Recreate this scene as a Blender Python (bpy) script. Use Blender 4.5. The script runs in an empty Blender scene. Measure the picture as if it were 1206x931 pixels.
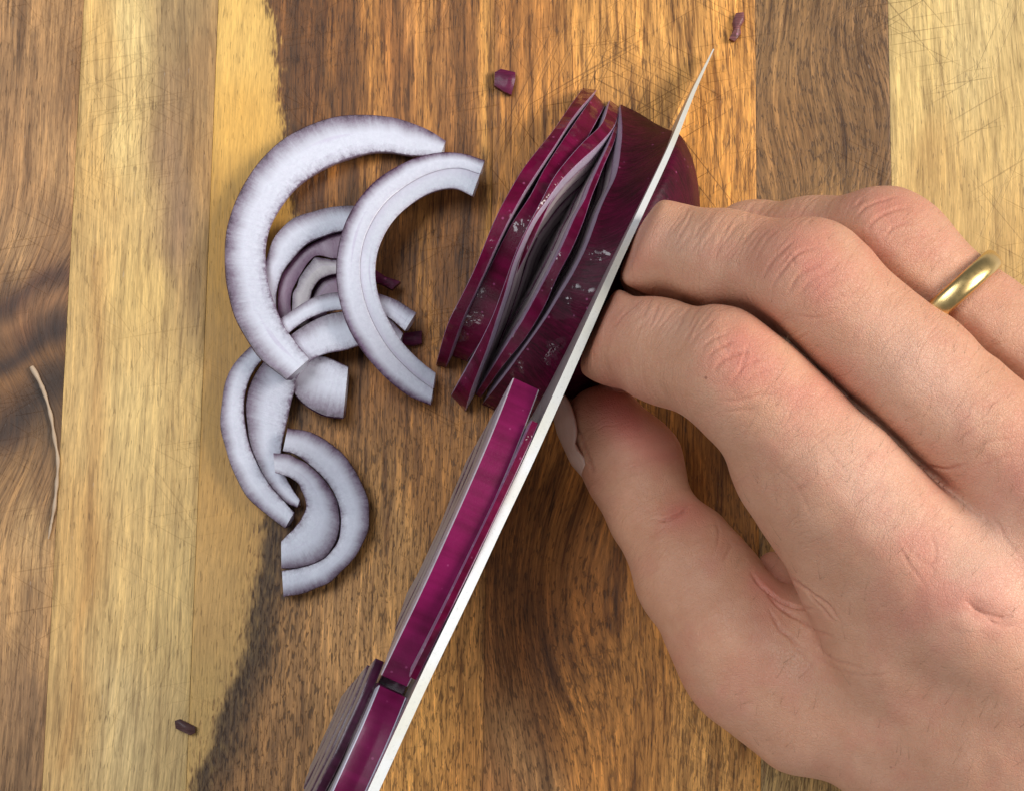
import bpy, math, random
import numpy as np
from mathutils import Vector, Matrix

MM = 0.001
rng = np.random.default_rng(7)
random.seed(7)
sc = bpy.context.scene
COL = sc.collection

# ------------------------------------------------------------------ camera
# Working unit below is the millimetre; the board's top is z = 0 and its planks run along +y.
FPX, W0, H0, DIST = 2144.0, 1206.0, 931.0, 322.0
vp = np.array([(790 - 603) / FPX, (465.5 + 13000) / FPX, -1.0])
yw = vp / np.linalg.norm(vp)
zw = np.array([0, 0, 1.0]) - yw[2] * yw
zw /= np.linalg.norm(zw)
xw = np.cross(yw, zw)
RW = np.array([xw, yw, zw])                 # camera vector -> world vector
CAM = RW @ np.array([0, 0, DIST])           # mm


def P(px, py, z=0.0):
    """world point (mm) that the photograph shows at px, py when it stands at height z"""
    d = RW @ np.array([(px - W0 / 2) / FPX, -(py - H0 / 2) / FPX, -1.0])
    t = (z - CAM[2]) / d[2]
    return CAM + t * d


def to_px(X):
    c = (np.asarray(X, float) - CAM) @ RW    # world -> camera axes
    return W0 / 2 + FPX * c[..., 0] / -c[..., 2], H0 / 2 - FPX * c[..., 1] / -c[..., 2]


cam = bpy.data.cameras.new('camera')
cam.sensor_fit = 'HORIZONTAL'
cam.sensor_width = 36
cam.lens = FPX / W0 * 36
cam.clip_start = 0.01
cam.clip_end = 20
cam_o = bpy.data.objects.new('camera', cam)
COL.objects.link(cam_o)
m = Matrix(RW.tolist()).to_4x4()
m.translation = Vector((CAM * MM).tolist())
cam_o.matrix_world = m
sc.camera = cam_o

# ------------------------------------------------------------------ light
world = bpy.data.worlds.new('World')
sc.world = world
world.use_nodes = True
bg = world.node_tree.nodes['Background']
bg.inputs['Color'].default_value = (0.86, 0.92, 1.0, 1)
bg.inputs['Strength'].default_value = 0.19


def area(name, loc, aim, size, power, color, size_y=None):
    l = bpy.data.lights.new(name, 'AREA')
    l.energy = power
    l.color = color
    l.shape = 'RECTANGLE'
    l.size = size
    l.size_y = size_y or size
    o = bpy.data.objects.new(name, l)
    COL.objects.link(o)
    o.location = loc
    o.rotation_euler = (Vector(aim) - Vector(loc)).to_track_quat('-Z', 'Y').to_euler()
    return o


area('window_light', (1.28, 0.22, 0.95), (0.03, 0, 0.02), 0.66, 31.0, (1.0, 0.95, 0.88), 0.8)
area('ceiling_light', (-0.55, 0.38, 1.45), (0, 0, 0), 0.75, 14.0, (0.90, 0.95, 1.0))
area('low_glint_fill', (-0.42, -0.80, 0.26), (0, 0, 0.01), 0.40, 1.4, (0.95, 0.97, 1.0), 0.34)  # added low fill lamp for onion glints and lighter thumb shadows
sc.view_settings.view_transform = 'Standard'
sc.view_settings.look = 'None'
sc.view_settings.exposure = 0.0
sc.view_settings.gamma = 1.0
sc.view_settings.use_curve_mapping = False
sc.cycles.use_denoising = True
sc.cycles.max_bounces = 8


# ------------------------------------------------------------------ helpers
def lin(*c):
    c = np.array(c, float) / 255
    return np.where(c <= 0.04045, c / 12.92, ((c + 0.055) / 1.055) ** 2.4)


def rgba(*c):
    return (*[float(v) for v in lin(*c)], 1.0)


def tag(o, label=None, cat=None, group=None, kind=None):
    for k, v in (('label', label), ('category', cat), ('group', group), ('kind', kind)):
        if v:
            o[k] = v
    return o


def empty(name, loc=(0, 0, 0)):
    o = bpy.data.objects.new(name, None)
    COL.objects.link(o)
    o.location = [float(v) * MM for v in loc]
    o.empty_display_size = 0.01
    return o


def mesh(name, verts, faces, mats, parent=None, midx=None, uv=None, sharp=35, smooth=True, attrs=None):
    """one mesh object; verts in world mm, moved into the parent's frame"""
    v = np.asarray(verts, float) * MM
    if parent is not None:
        v = v - np.array(parent.location)
    me = bpy.data.meshes.new(name)
    me.from_pydata(v.tolist(), [], [list(map(int, f)) for f in faces] if not isinstance(faces, np.ndarray) else faces.tolist())
    for mt in (mats if isinstance(mats, (list, tuple)) else [mats]):
        me.materials.append(mt)
    if midx is not None:
        me.polygons.foreach_set('material_index', np.asarray(midx, np.int32))
    if uv is not None:                           # per-vertex uv
        uvl = me.uv_layers.new(name='UVMap')
        li = np.empty(len(me.loops), np.int32)
        me.loops.foreach_get('vertex_index', li)
        uvl.data.foreach_set('uv', np.asarray(uv, np.float32)[li].ravel())
    for k, (typ, arr) in (attrs or {}).items():
        a = me.attributes.new(k, typ, 'POINT')
        a.data.foreach_set({'FLOAT': 'value', 'FLOAT_VECTOR': 'vector', 'FLOAT_COLOR': 'color'}[typ],
                           np.asarray(arr, np.float32).ravel())
    me.polygons.foreach_set('use_smooth', np.full(len(me.polygons), smooth))
    me.update()
    if smooth and sharp:
        me.set_sharp_from_angle(angle=math.radians(sharp))
    o = bpy.data.objects.new(name, me)
    COL.objects.link(o)
    if parent is not None:
        o.parent = parent
    return o


class N:
    """small node-tree writer"""
    def __init__(s, name):
        s.m = bpy.data.materials.new(name)
        s.m.use_nodes = True
        s.t = s.m.node_tree
        s.b = s.t.nodes['Principled BSDF']

    def n(s, typ, **kw):
        nd = s.t.nodes.new(typ)
        for k, v in kw.items():
            setattr(nd, k, v)
        return nd

    def put(s, sock, v):
        if hasattr(v, 'is_output'):
            s.t.links.new(v, sock)
        elif isinstance(v, (tuple, list)) and len(v) == 3 and sock.type == 'RGBA':
            sock.default_value = (*v, 1)
        else:
            sock.default_value = v

    def math(s, op, a, b=0.0, c=0.0, clamp=False):
        nd = s.n('ShaderNodeMath', operation=op, use_clamp=clamp)
        for i, v in enumerate((a, b, c)):
            s.put(nd.inputs[i], v)
        return nd.outputs[0]

    def attr(s, name, out='Fac'):
        return s.n('ShaderNodeAttribute', attribute_name=name).outputs[out]

    def mapping(s, vec, scale=(1, 1, 1), rot=(0, 0, 0), loc=(0, 0, 0)):
        nd = s.n('ShaderNodeMapping')
        s.put(nd.inputs['Vector'], vec)
        nd.inputs['Scale'].default_value = scale
        nd.inputs['Rotation'].default_value = rot
        nd.inputs['Location'].default_value = loc
        return nd.outputs[0]

    def noise(s, vec, scale=1.0, detail=2.0, rough=0.5, dist=0.0, out='Fac'):
        nd = s.n('ShaderNodeTexNoise')
        s.put(nd.inputs['Vector'], vec)
        nd.inputs['Scale'].default_value = scale
        nd.inputs['Detail'].default_value = detail
        nd.inputs['Roughness'].default_value = rough
        nd.inputs['Distortion'].default_value = dist
        return nd.outputs[out]

    def voro(s, vec, scale=1.0, feature='F1'):
        nd = s.n('ShaderNodeTexVoronoi', feature=feature)
        s.put(nd.inputs['Vector'], vec)
        nd.inputs['Scale'].default_value = scale
        return nd.outputs['Distance']

    def step(s, v, a, b, lo=0.0, hi=1.0):
        nd = s.n('ShaderNodeMapRange', interpolation_type='SMOOTHSTEP')
        for i, x in enumerate((v, a, b, lo, hi)):
            s.put(nd.inputs[i], x)
        return nd.outputs[0]

    def mix(s, f, a, b, mode='MIX'):
        nd = s.n('ShaderNodeMix', data_type='RGBA', blend_type=mode)
        s.put(nd.inputs[0], f)
        s.put(nd.inputs[6], a)
        s.put(nd.inputs[7], b)
        return nd.outputs[2]

    def ramp(s, f, stops, interp='EASE'):
        nd = s.n('ShaderNodeValToRGB')
        nd.color_ramp.interpolation = interp
        e = nd.color_ramp.elements
        while len(e) < len(stops):
            e.new(0.5)
        for el, (p, c) in zip(e, stops):
            el.position = p
            el.color = c
        s.put(nd.inputs[0], f)
        return nd.outputs[0]

    def pos(s, k=1000.0):
        return s.mapping(s.n('ShaderNodeTexCoord').outputs['Object'], (k, k, k))

    def bump(s, h, strength, dist):
        nd = s.n('ShaderNodeBump')
        s.put(nd.inputs['Height'], h)
        s.put(nd.inputs['Strength'], strength)
        nd.inputs['Distance'].default_value = dist
        s.t.links.new(nd.outputs[0], s.b.inputs['Normal'])
        return nd

    def set(s, **kw):
        for k, v in kw.items():
            s.put(s.b.inputs[k.replace('_', ' ')], v)
        return s.m


def catmull(pts, n):
    """smooth resample of control points at n even index parameters"""
    p = np.asarray(pts, float)
    if p.ndim == 1:
        p = p[:, None]
    k = len(p)
    d = np.r_[0, np.cumsum(np.linalg.norm(np.diff(p[:, :2], axis=0), axis=1) + 1e-9)] if p.shape[1] > 1 else np.arange(k, dtype=float)
    d /= d[-1]
    m = np.zeros_like(p)
    m[1:-1] = (p[2:] - p[:-2]) / (d[2:] - d[:-2])[:, None]
    m[0] = (p[1] - p[0]) / (d[1] - d[0])
    m[-1] = (p[-1] - p[-2]) / (d[-1] - d[-2])
    t = np.linspace(0, 1, n)
    i = np.clip(np.searchsorted(d, t, 'right') - 1, 0, k - 2)
    h = (d[i + 1] - d[i])[:, None]
    s = ((t - d[i])[:, None]) / h
    return ((2 * s**3 - 3 * s**2 + 1) * p[i] + (s**3 - 2 * s**2 + s) * h * m[i]
            + (-2 * s**3 + 3 * s**2) * p[i + 1] + (s**3 - s**2) * h * m[i + 1])


def vnoise(x, y, seed=0):
    """cheap smooth value noise, -1..1"""
    r = np.random.default_rng(seed).uniform(-1, 1, (64, 64))
    xi, yi = np.floor(x).astype(int), np.floor(y).astype(int)
    fx, fy = x - xi, y - yi
    fx, fy = fx * fx * (3 - 2 * fx), fy * fy * (3 - 2 * fy)
    g = lambda a, b: r[a % 64, b % 64]
    return ((g(xi, yi) * (1 - fx) + g(xi + 1, yi) * fx) * (1 - fy)
            + (g(xi, yi + 1) * (1 - fx) + g(xi + 1, yi + 1) * fx) * fy)


def seg_dist(qx, qy, poly):
    """distance from points to a polyline, and the parameter 0..1 along it"""
    best = np.full(qx.shape, 1e9)
    par = np.zeros(qx.shape)
    k = len(poly) - 1
    for i in range(k):
        (ax, ay), (bx, by) = poly[i][:2], poly[i + 1][:2]
        dx, dy = bx - ax, by - ay
        t = np.clip(((qx - ax) * dx + (qy - ay) * dy) / (dx * dx + dy * dy + 1e-9), 0, 1)
        d = np.hypot(qx - ax - t * dx, qy - ay - t * dy)
        w = d < best
        best = np.where(w, d, best)
        par = np.where(w, (i + t) / k, par)
    return best, par


# ------------------------------------------------------------------ the board
def wood_material():
    k = N('acacia_wood')
    gc = k.attr('grain', 'Vector')
    pore = k.attr('pore')
    dash = k.attr('dash')
    scr = k.attr('scratch')
    hm = k.attr('heart')
    bd = k.attr('band')
    base = k.attr('tone', 'Color')
    sapc = k.attr('sap', 'Color')
    ps = k.pos()
    st = k.noise(k.mapping(gc, (0.60, 0.036, 1)), 1, 5, 0.66, 0.35)
    st2 = k.noise(k.mapping(gc, (1.7, 0.075, 1), loc=(31, 7, 0)), 1, 4, 0.66, 0.25)
    fib = k.noise(k.mapping(gc, (3.6, 0.24, 1), loc=(3, 90, 0)), 1, 3, 0.65, 0.25)
    da = k.noise(k.mapping(gc, (2.1, 0.46, 1), (0, 0, 0.10), loc=(13, 5, 0)), 1, 2.5, 0.6, 0.4)
    # sapwood to heartwood: ragged along the fibres
    rag = k.math('ADD', k.math('MULTIPLY', k.math('SUBTRACT', da, 0.5), 1.0), k.math('MULTIPLY', k.math('SUBTRACT', st2, 0.5), 0.9))
    hh = k.step(k.math('ADD', hm, rag), 0.22, 0.78)
    c = k.mix(hh, sapc, base)
    bb = k.math('MULTIPLY', k.step(k.math('ADD', bd, k.math('MULTIPLY', rag, 0.7)), 0.02, 1.0), 0.9)
    c = k.mix(bb, c, rgba(58, 40, 27)[:3])
    # long growth streaks: gold and dark
    amt = k.math('MULTIPLY_ADD', k.math('MULTIPLY', pore, hh), 1.0, 0.22)
    gold = k.math('MULTIPLY', k.step(st, 0.50, 0.66), amt)
    c = k.mix(gold, c, k.mix(1.0, c, (1.55, 1.52, 1.42), 'MULTIPLY'))
    dk = k.math('MULTIPLY', k.step(st, 0.50, 0.33), k.math('MULTIPLY', amt, 0.85))
    c = k.mix(dk, c, k.mix(1.0, c, (0.38, 0.32, 0.28), 'MULTIPLY'))
    dk2 = k.math('MULTIPLY', k.step(st2, 0.50, 0.36), k.math('MULTIPLY', amt, k.math('MULTIPLY_ADD', dash, -0.45, 0.85)))
    c = k.mix(dk2, c, k.mix(1.0, c, (0.36, 0.30, 0.25), 'MULTIPLY'))
    g2 = k.math('MULTIPLY', k.step(st2, 0.52, 0.68), k.math('MULTIPLY', amt, 0.6))
    c = k.mix(g2, c, k.mix(1.0, c, (1.35, 1.33, 1.28), 'MULTIPLY'))
    gain = k.math('MAXIMUM', k.math('MULTIPLY_ADD', k.math('SUBTRACT', fib, 0.5), k.math('MULTIPLY_ADD', pore, 1.1, 0.9), 1.0), 0.3)
    comb = k.n('ShaderNodeCombineColor')
    k.put(comb.inputs[0], gain)
    k.put(comb.inputs[1], gain)
    k.put(comb.inputs[2], k.math('POWER', gain, 1.15))
    c = k.mix(1.0, c, comb.outputs[0], 'MULTIPLY')
    # open pores: dense short dark dashes where the heartwood is cut across, sparse fine ones elsewhere
    pn = k.noise(k.mapping(gc, (3.4, 0.34, 1), loc=(3, 11, 0)), 1, 2.0, 0.5, 0.25)
    pm = k.noise(k.mapping(gc, (0.10, 0.03, 1), loc=(9, 2, 0)), 1, 2)
    th = k.math('SUBTRACT', 0.64, k.math('MULTIPLY_ADD', pore, 0.05, k.math('MULTIPLY', k.math('SUBTRACT', pm, 0.5), 0.16)))
    pmask = k.math('MULTIPLY', k.step(pn, th, k.math('ADD', th, 0.06)), k.math('MULTIPLY_ADD', pore, 0.35, 0.30))
    dmask = k.math('MULTIPLY', k.step(da, k.math('SUBTRACT', 0.545, k.math('MULTIPLY', k.math('SUBTRACT', pm, 0.5), 0.2)), 0.64),
                   k.math('MULTIPLY', k.math('MULTIPLY', dash, hh), 0.66))
    pmask = k.math('MAXIMUM', pmask, dmask)
    c = k.mix(pmask, c, rgba(52, 31, 16)[:3])
    # knife marks
    sm = None
    for i, (a, l, th_) in enumerate(((-38, 0.030, 0.715), (24, 0.028, 0.715), (-62, 0.034, 0.72), (58, 0.03, 0.725), (-12, 0.036, 0.725), (80, 0.045, 0.725))):
        q = k.noise(k.mapping(k.mapping(ps, (1, 1, 1), (0, 0, math.radians(a))), (2.6, l * 0.8, 0.0), loc=(17.3 * i + 3, 5.1 * i, 0)), 1, 0.0, 0.5, 0.0)
        q = k.step(q, th_, th_ + 0.06)
        sm = q if sm is None else k.math('MAXIMUM', sm, q)
    sg = k.noise(k.mapping(ps, (0.045, 0.03, 0), loc=(4, 4, 0)), 1, 2)
    sm = k.math('MULTIPLY', sm, k.math('MULTIPLY', scr, k.step(sg, 0.35, 0.65)))
    c = k.mix(k.math('MULTIPLY', sm, 0.45), c, rgba(70, 42, 20)[:3])
    h = k.math('SUBTRACT', k.math('MULTIPLY', fib, 0.35), k.math('ADD', k.math('MULTIPLY', pmask, 0.8), k.math('MULTIPLY', sm, 1.0)))
    k.bump(h, 0.6, 0.00012)
    ro = k.math('MULTIPLY_ADD', fib, 0.25, 0.42)
    return k.set(Base_Color=c, Roughness=ro, Specular_IOR_Level=0.35)


WOOD = wood_material()
board = empty('cutting_board', (0, 0, 0))
tag(board, 'acacia wood cutting board of light and dark brown planks under everything', 'cutting board')

# plank edges: world x of the joints seen in the photograph
JOINTS = [-128.0, P(74, 465)[0], P(238, 465)[0], P(575.5, 465)[0], P(893, 465)[0], P(1048, 110)[0], 128.0]
Y0, Y1 = -98.0, 104.0

TONES = [
    [(10, 40, 132, 96, 58), (60, 40, 150, 110, 66), (90, 100, 120, 85, 50), (20, 200, 140, 102, 62), (70, 200, 152, 113, 69),
     (20, 300, 152, 114, 72), (70, 290, 126, 91, 56), (10, 360, 96, 66, 42), (70, 345, 118, 82, 52), (30, 390, 118, 76, 46),
     (70, 400, 82, 56, 38), (10, 440, 134, 90, 50), (60, 445, 98, 68, 42), (15, 500, 84, 56, 36), (60, 500, 104, 75, 46),
     (20, 560, 140, 102, 60), (60, 560, 130, 94, 56), (40, 620, 165, 128, 80), (20, 700, 162, 122, 74), (30, 800, 124, 91, 58), (20, 900, 126, 93, 58), (45, 760, 142, 106, 66)],
    [(120, 40, 205, 160, 88), (150, 40, 216, 181, 110), (205, 40, 150, 118, 72), (240, 80, 150, 112, 65), (115, 200, 200, 155, 85),
     (155, 180, 216, 178, 105), (205, 200, 155, 118, 74), (240, 200, 165, 122, 68), (200, 262, 145, 110, 72), (105, 330, 190, 150, 85),
     (165, 330, 206, 166, 93), (230, 310, 172, 130, 74), (105, 500, 195, 155, 90), (160, 500, 206, 169, 100), (215, 500, 200, 160, 92),
     (100, 650, 190, 145, 80), (150, 700, 206, 166, 98), (205, 700, 200, 162, 95), (80, 850, 190, 148, 85), (150, 850, 206, 171, 108), (205, 880, 195, 158, 95)],
    [(400, 60, 92, 58, 29), (450, 60, 122, 78, 39), (510, 40, 146, 100, 55), (565, 60, 122, 80, 41), (360, 200, 104, 66, 31),
     (480, 250, 124, 82, 42), (560, 300, 116, 75, 38), (480, 420, 122, 78, 40), (500, 560, 142, 96, 49), (450, 650, 166, 122, 72),
     (400, 760, 164, 122, 76), (350, 800, 148, 108, 66), (330, 900, 136, 98, 60), (500, 850, 176, 132, 74), (556, 900, 160, 115, 64), (470, 180, 120, 80, 42)],
    [(620, 40, 150, 100, 50), (700, 50, 176, 126, 66), (800, 40, 182, 132, 71), (860, 100, 186, 131, 66), (640, 130, 165, 112, 55),
     (850, 200, 180, 125, 60), (600, 560, 136, 86, 41), (640, 600, 150, 98, 48), (700, 700, 156, 101, 49), (620, 740, 118, 74, 37),
     (760, 800, 166, 113, 56), (850, 900, 186, 136, 76), (700, 880, 170, 115, 58), (600, 880, 140, 98, 60), (840, 560, 140, 95, 45)],
    [(930, 50, 126, 93, 57), (1000, 50, 115, 84, 52), (930, 150, 120, 86, 50), (1010, 150, 108, 78, 47), (1030, 60, 120, 88, 55),
     (970, 220, 120, 88, 52), (905, 640, 140, 105, 58), (950, 915, 170, 140, 90), (1000, 700, 165, 130, 80)],
    [(1080, 50, 205, 172, 105), (1150, 60, 211, 179, 113), (1190, 150, 197, 162, 97), (1100, 180, 192, 152, 87), (1080, 120, 211, 176, 106), (1190, 290, 190, 150, 85)],
]
PORE = [0.55, 0.30, 0.9, 0.85, 0.9, 0.25]
BRIGHT = [(1.22, 1.27, 1.42), (1.06, 1.13, 1.38), (1.16, 1.12, 1.06), (1.06, 1.03, 0.96), (1.0, 1.0, 1.0), (0.98, 1.02, 1.18)]
SCRATCH = [0.55, 0.35, 0.45, 1.0, 0.7, 0.9]
# heartwood line of the third plank and its yellow sapwood
HEART = [(312, -200), (318, 0), (324, 60), (326, 110), (336, 170), (345, 260), (345, 400), (335, 520), (322, 610), (308, 690), (290, 780), (262, 860), (232, 931), (190, 1050)]
SAP = [(285, 40, 222, 178, 98), (285, 150, 216, 166, 82), (262, 300, 200, 150, 72), (250, 420, 186, 141, 76), (245, 500, 190, 146, 79), (270, 600, 200, 153, 86), (250, 700, 206, 161, 96), (235, 830, 200, 160, 95)]


def idw(qx, qy, pts, ay=0.45):
    num = np.zeros(qx.shape + (3,))
    den = np.zeros(qx.shape)
    for x, y, *c in pts:
        w = 1.0 / (((qx - x))**2 + (ay * (qy - y))**2 + 120.0)**1.6
        num += w[..., None] * lin(*c)
        den += w
    return num / den[..., None]


def stroke(tone, qx, qy, poly, w, col, amt):
    d, _ = seg_dist(qx, qy, poly)
    a = amt * np.exp(-(d / w)**2)
    return tone * (1 - a[..., None]) + lin(*col) * a[..., None]


def plank(i):
    x0, x1 = JOINTS[i] + 0.03, JOINTS[i + 1] - 0.03
    nx = max(10, int((x1 - x0) / 1.0))
    ny = 205
    gx = np.r_[x0, np.linspace(x0 + 0.3, x1 - 0.3, nx), x1]
    gy = np.linspace(Y0, Y1, ny)
    X, Y = np.meshgrid(gx, gy, indexing='ij')
    top = [0.0, 0.04, -0.03, 0.02, -0.02, 0.03][i]
    Z = np.full(X.shape, top - 0.06) + 0.02 * vnoise(X * 0.11, Y * 0.03, 5 + i)
    Z[0, :] -= 0.10
    Z[-1, :] -= 0.10
    qx, qy = to_px(np.stack([X, Y, np.zeros_like(X)], -1))
    wob = 14 * vnoise(qx * 0.02, qy * 0.012, 3 + i)
    dash = np.full(X.shape, [0.2, 0.05, 0.0, 0.0, 0.9, 0.0][i])
    hmask = np.ones(X.shape)
    band = np.zeros(X.shape)
    sap = np.ones(X.shape + (3,))
    tone = idw(qx + wob, qy + 20 * vnoise(qx * .015, qy * .01, 33 + i), TONES[i])
    pore = np.full(X.shape, PORE[i])
    scr = np.full(X.shape, SCRATCH[i])
    wx = 1.3 * vnoise(X * 0.03 + 9, Y * 0.022, 40 + i) + 0.25 * vnoise(X * .15, Y * 0.06, 60 + i)
    wy = np.zeros_like(X)
    if i == 0:
        bend = np.exp(-((qy - 440) / 95)**2)
        wx = wx + bend * (qy - 440) * -0.16 + 0.10 * bend * (qx - 40)
        tone = stroke(tone, qx + wob, qy + wob * .6, [(-60, 375), (20, 352), (90, 325)], 14, (72, 46, 32), 0.9)
        tone = stroke(tone, qx + wob, qy + wob * .6, [(-60, 415), (10, 385), (90, 352)], 9, (150, 104, 64), 0.6)
        tone = stroke(tone, qx + wob, qy + wob * .6, [(-60, 455), (20, 425), (90, 378)], 13, (62, 42, 32), 0.9)
        tone = stroke(tone, qx + wob, qy + wob * .6, [(-60, 475), (20, 445), (90, 398)], 9, (152, 104, 58), 0.65)
        tone = stroke(tone, qx + wob, qy + wob * .6, [(-60, 545), (10, 505), (90, 430)], 17, (64, 44, 30), 0.9)
        tone = stroke(tone, qx + wob, qy + wob, [(40, 700), (30, 931)], 12, (104, 76, 48), 0.5)
        pore = pore - 0.35 * bend
        tone = tone * (1 - 0.42 * bend)[..., None]
    if i == 1:
        tone = stroke(tone, qx + wob, qy, [(205, 90), (208, 180), (203, 262)], 16, (128, 96, 64), 0.5)
        tone = stroke(tone, qx + wob * .4, qy, [(118, 300), (114, 520), (106, 640), (92, 760), (75, 900)], 8, (180, 122, 58), 0.35)
    if i == 2:
        hb = np.array(HEART)
        hx = np.interp(qy, hb[:, 1], hb[:, 0]) + 5 * vnoise(qx * .02, qy * .05, 71) + 3 * vnoise(qx * .1, qy * .2, 72)
        s = qx - hx
        low = 1 / (1 + np.exp(-(qy - 480) / 40))
        soft = 12 + 34 * low
        heart = 1 / (1 + np.exp(-np.clip(s / soft * 2.2, -40, 40)))
        sap = idw(qx, qy, SAP)
        band = np.where((s > 0), np.exp(-(s / (28 + 14 * low))**2), np.exp(-(s / 10)**2)) * (0.85 * low + 0.42 * (1 - low))
        hmask = heart
        pore = 0.12 + 0.8 * heart
        dash = 0.15 + 0.85 / (1 + np.exp(-(qy - 430) / 50))
        scr = 0.15 + 0.35 * heart
        for gx_, w_, c_ in ((440, 12, (176, 122, 60)), (506, 11, (170, 118, 58)), (575, 8, (190, 140, 72)), (392, 7, (150, 100, 48)), (472, 6, (92, 58, 28)),
                            (352, 9, (60, 38, 19)), (415, 7, (66, 42, 20)), (545, 7, (84, 54, 26))):
            tone = stroke(tone, qx + wob * .5, qy, [(gx_, -40), (gx_ - 4, 120), (gx_ - 2, 330), (gx_ + 6, 420)], w_, c_, 0.62)
        tone = stroke(tone, qx + wob * .3, qy, [(372, -20), (378, 60), (392, 140)], 7, (58, 36, 18), 0.6)
        tone = stroke(tone, qx + wob * .3, qy, [(540, -20), (534, 120)], 10, (92, 58, 28), 0.5)
    if i == 3:
        c = np.exp(-((qx - 640) / 90)**2 - ((qy - 700) / 170)**2)
        wx = wx + c * 7
        wy = wy + c * 9
        tone = stroke(tone, qx + wob, qy + wob, [(575, 650), (615, 720), (650, 820), (640, 931)], 15, (96, 60, 30), 0.55)
        tone = stroke(tone, qx + wob, qy, [(586, 850), (600, 890), (640, 931)], 30, (142, 110, 74), 0.5)
        tone = stroke(tone, qx + wob * .5, qy, [(612, -10), (606, 110)], 9, (110, 70, 34), 0.55)
        scr = np.where(qy > 560, 0.35, 1.0)
        dash = 0.9 / (1 + np.exp(-(qy - 520) / 30)) * (1 - 0.5 * np.exp(-((qx - 760) / 60)**2))
    if i == 4:
        wx = wx + 1.3 * np.sin((qy + 0.9 * qx) / 46.0)
    grain = np.stack([X + wx + 53.7 * i, Y + wy + 211.3 * i, np.zeros_like(X)], -1)
    n0 = X.shape[0]
    V = np.stack([X, Y, Z], -1).reshape(-1, 3)
    idx = np.arange(n0 * ny).reshape(n0, ny)
    F = np.stack([idx[:-1, :-1], idx[1:, :-1], idx[1:, 1:], idx[:-1, 1:]], -1).reshape(-1, 4).tolist()
    # sides and underside
    b0 = len(V)
    low = V.reshape(n0, ny, 3)[[0, -1], :, :].copy()
    low[..., 2] = -22
    V = np.vstack([V, low.reshape(-1, 3)])
    L = b0 + np.arange(ny)
    R = b0 + ny + np.arange(ny)
    for j in range(ny - 1):
        F.append([idx[0, j + 1], L[j + 1], L[j], idx[0, j]])
        F.append([idx[-1, j], R[j], R[j + 1], idx[-1, j + 1]])
    F.append([L[0], R[0]] + idx[::-1, 0].tolist())
    F.append([R[-1], L[-1]] + idx[:, -1].tolist())
    F.append([L[0], L[-1], R[-1], R[0]])
    ext = lambda a: np.concatenate([a.reshape(n0 * ny, -1), a[[0, -1]].reshape(2 * ny, -1)], 0)
    tone = tone * (1 + 0.32 * np.clip(pore * hmask - 0.3, 0, 1))[..., None] * np.array(BRIGHT[i])
    one = np.ones(X.shape + (1,))
    tone4 = np.concatenate([np.clip(tone, 0.005, 0.9), one], -1)
    sap4 = np.concatenate([np.clip(sap, 0.005, 0.9), one], -1)
    mesh('plank', V, F, WOOD, board, sharp=30,
         attrs={'tone': ('FLOAT_COLOR', ext(tone4)), 'grain': ('FLOAT_VECTOR', ext(grain)), 'sap': ('FLOAT_COLOR', ext(sap4)), 'dash': ('FLOAT', ext(dash[..., None])),
                'heart': ('FLOAT', ext(hmask[..., None])), 'band': ('FLOAT', ext(band[..., None])),
                'pore': ('FLOAT', ext(pore[..., None])), 'scratch': ('FLOAT', ext(scr[..., None]))})


for i in range(6):
    plank(i)

k = N('table_paint')
k.set(Base_Color=k.mix(k.noise(k.pos(), 0.05, 5), (0.40, 0.38, 0.36), (0.50, 0.48, 0.45)), Roughness=0.55)
tv = [(x, y, z) for z in (-22.2, -52) for x, y in ((-420, -330), (420, -330), (420, 330), (-420, 330))]
tag(mesh('table_top', tv, [(0, 1, 2, 3), (7, 6, 5, 4), (0, 4, 5, 1), (1, 5, 6, 2), (2, 6, 7, 3), (3, 7, 4, 0)], k.m, smooth=False), kind='structure')


# ------------------------------------------------------------------ onion
def mixc(a, b, f):
    return (*[x * (1 - f) + y * f for x, y in zip(a[:3], b[:3])], 1)


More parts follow.
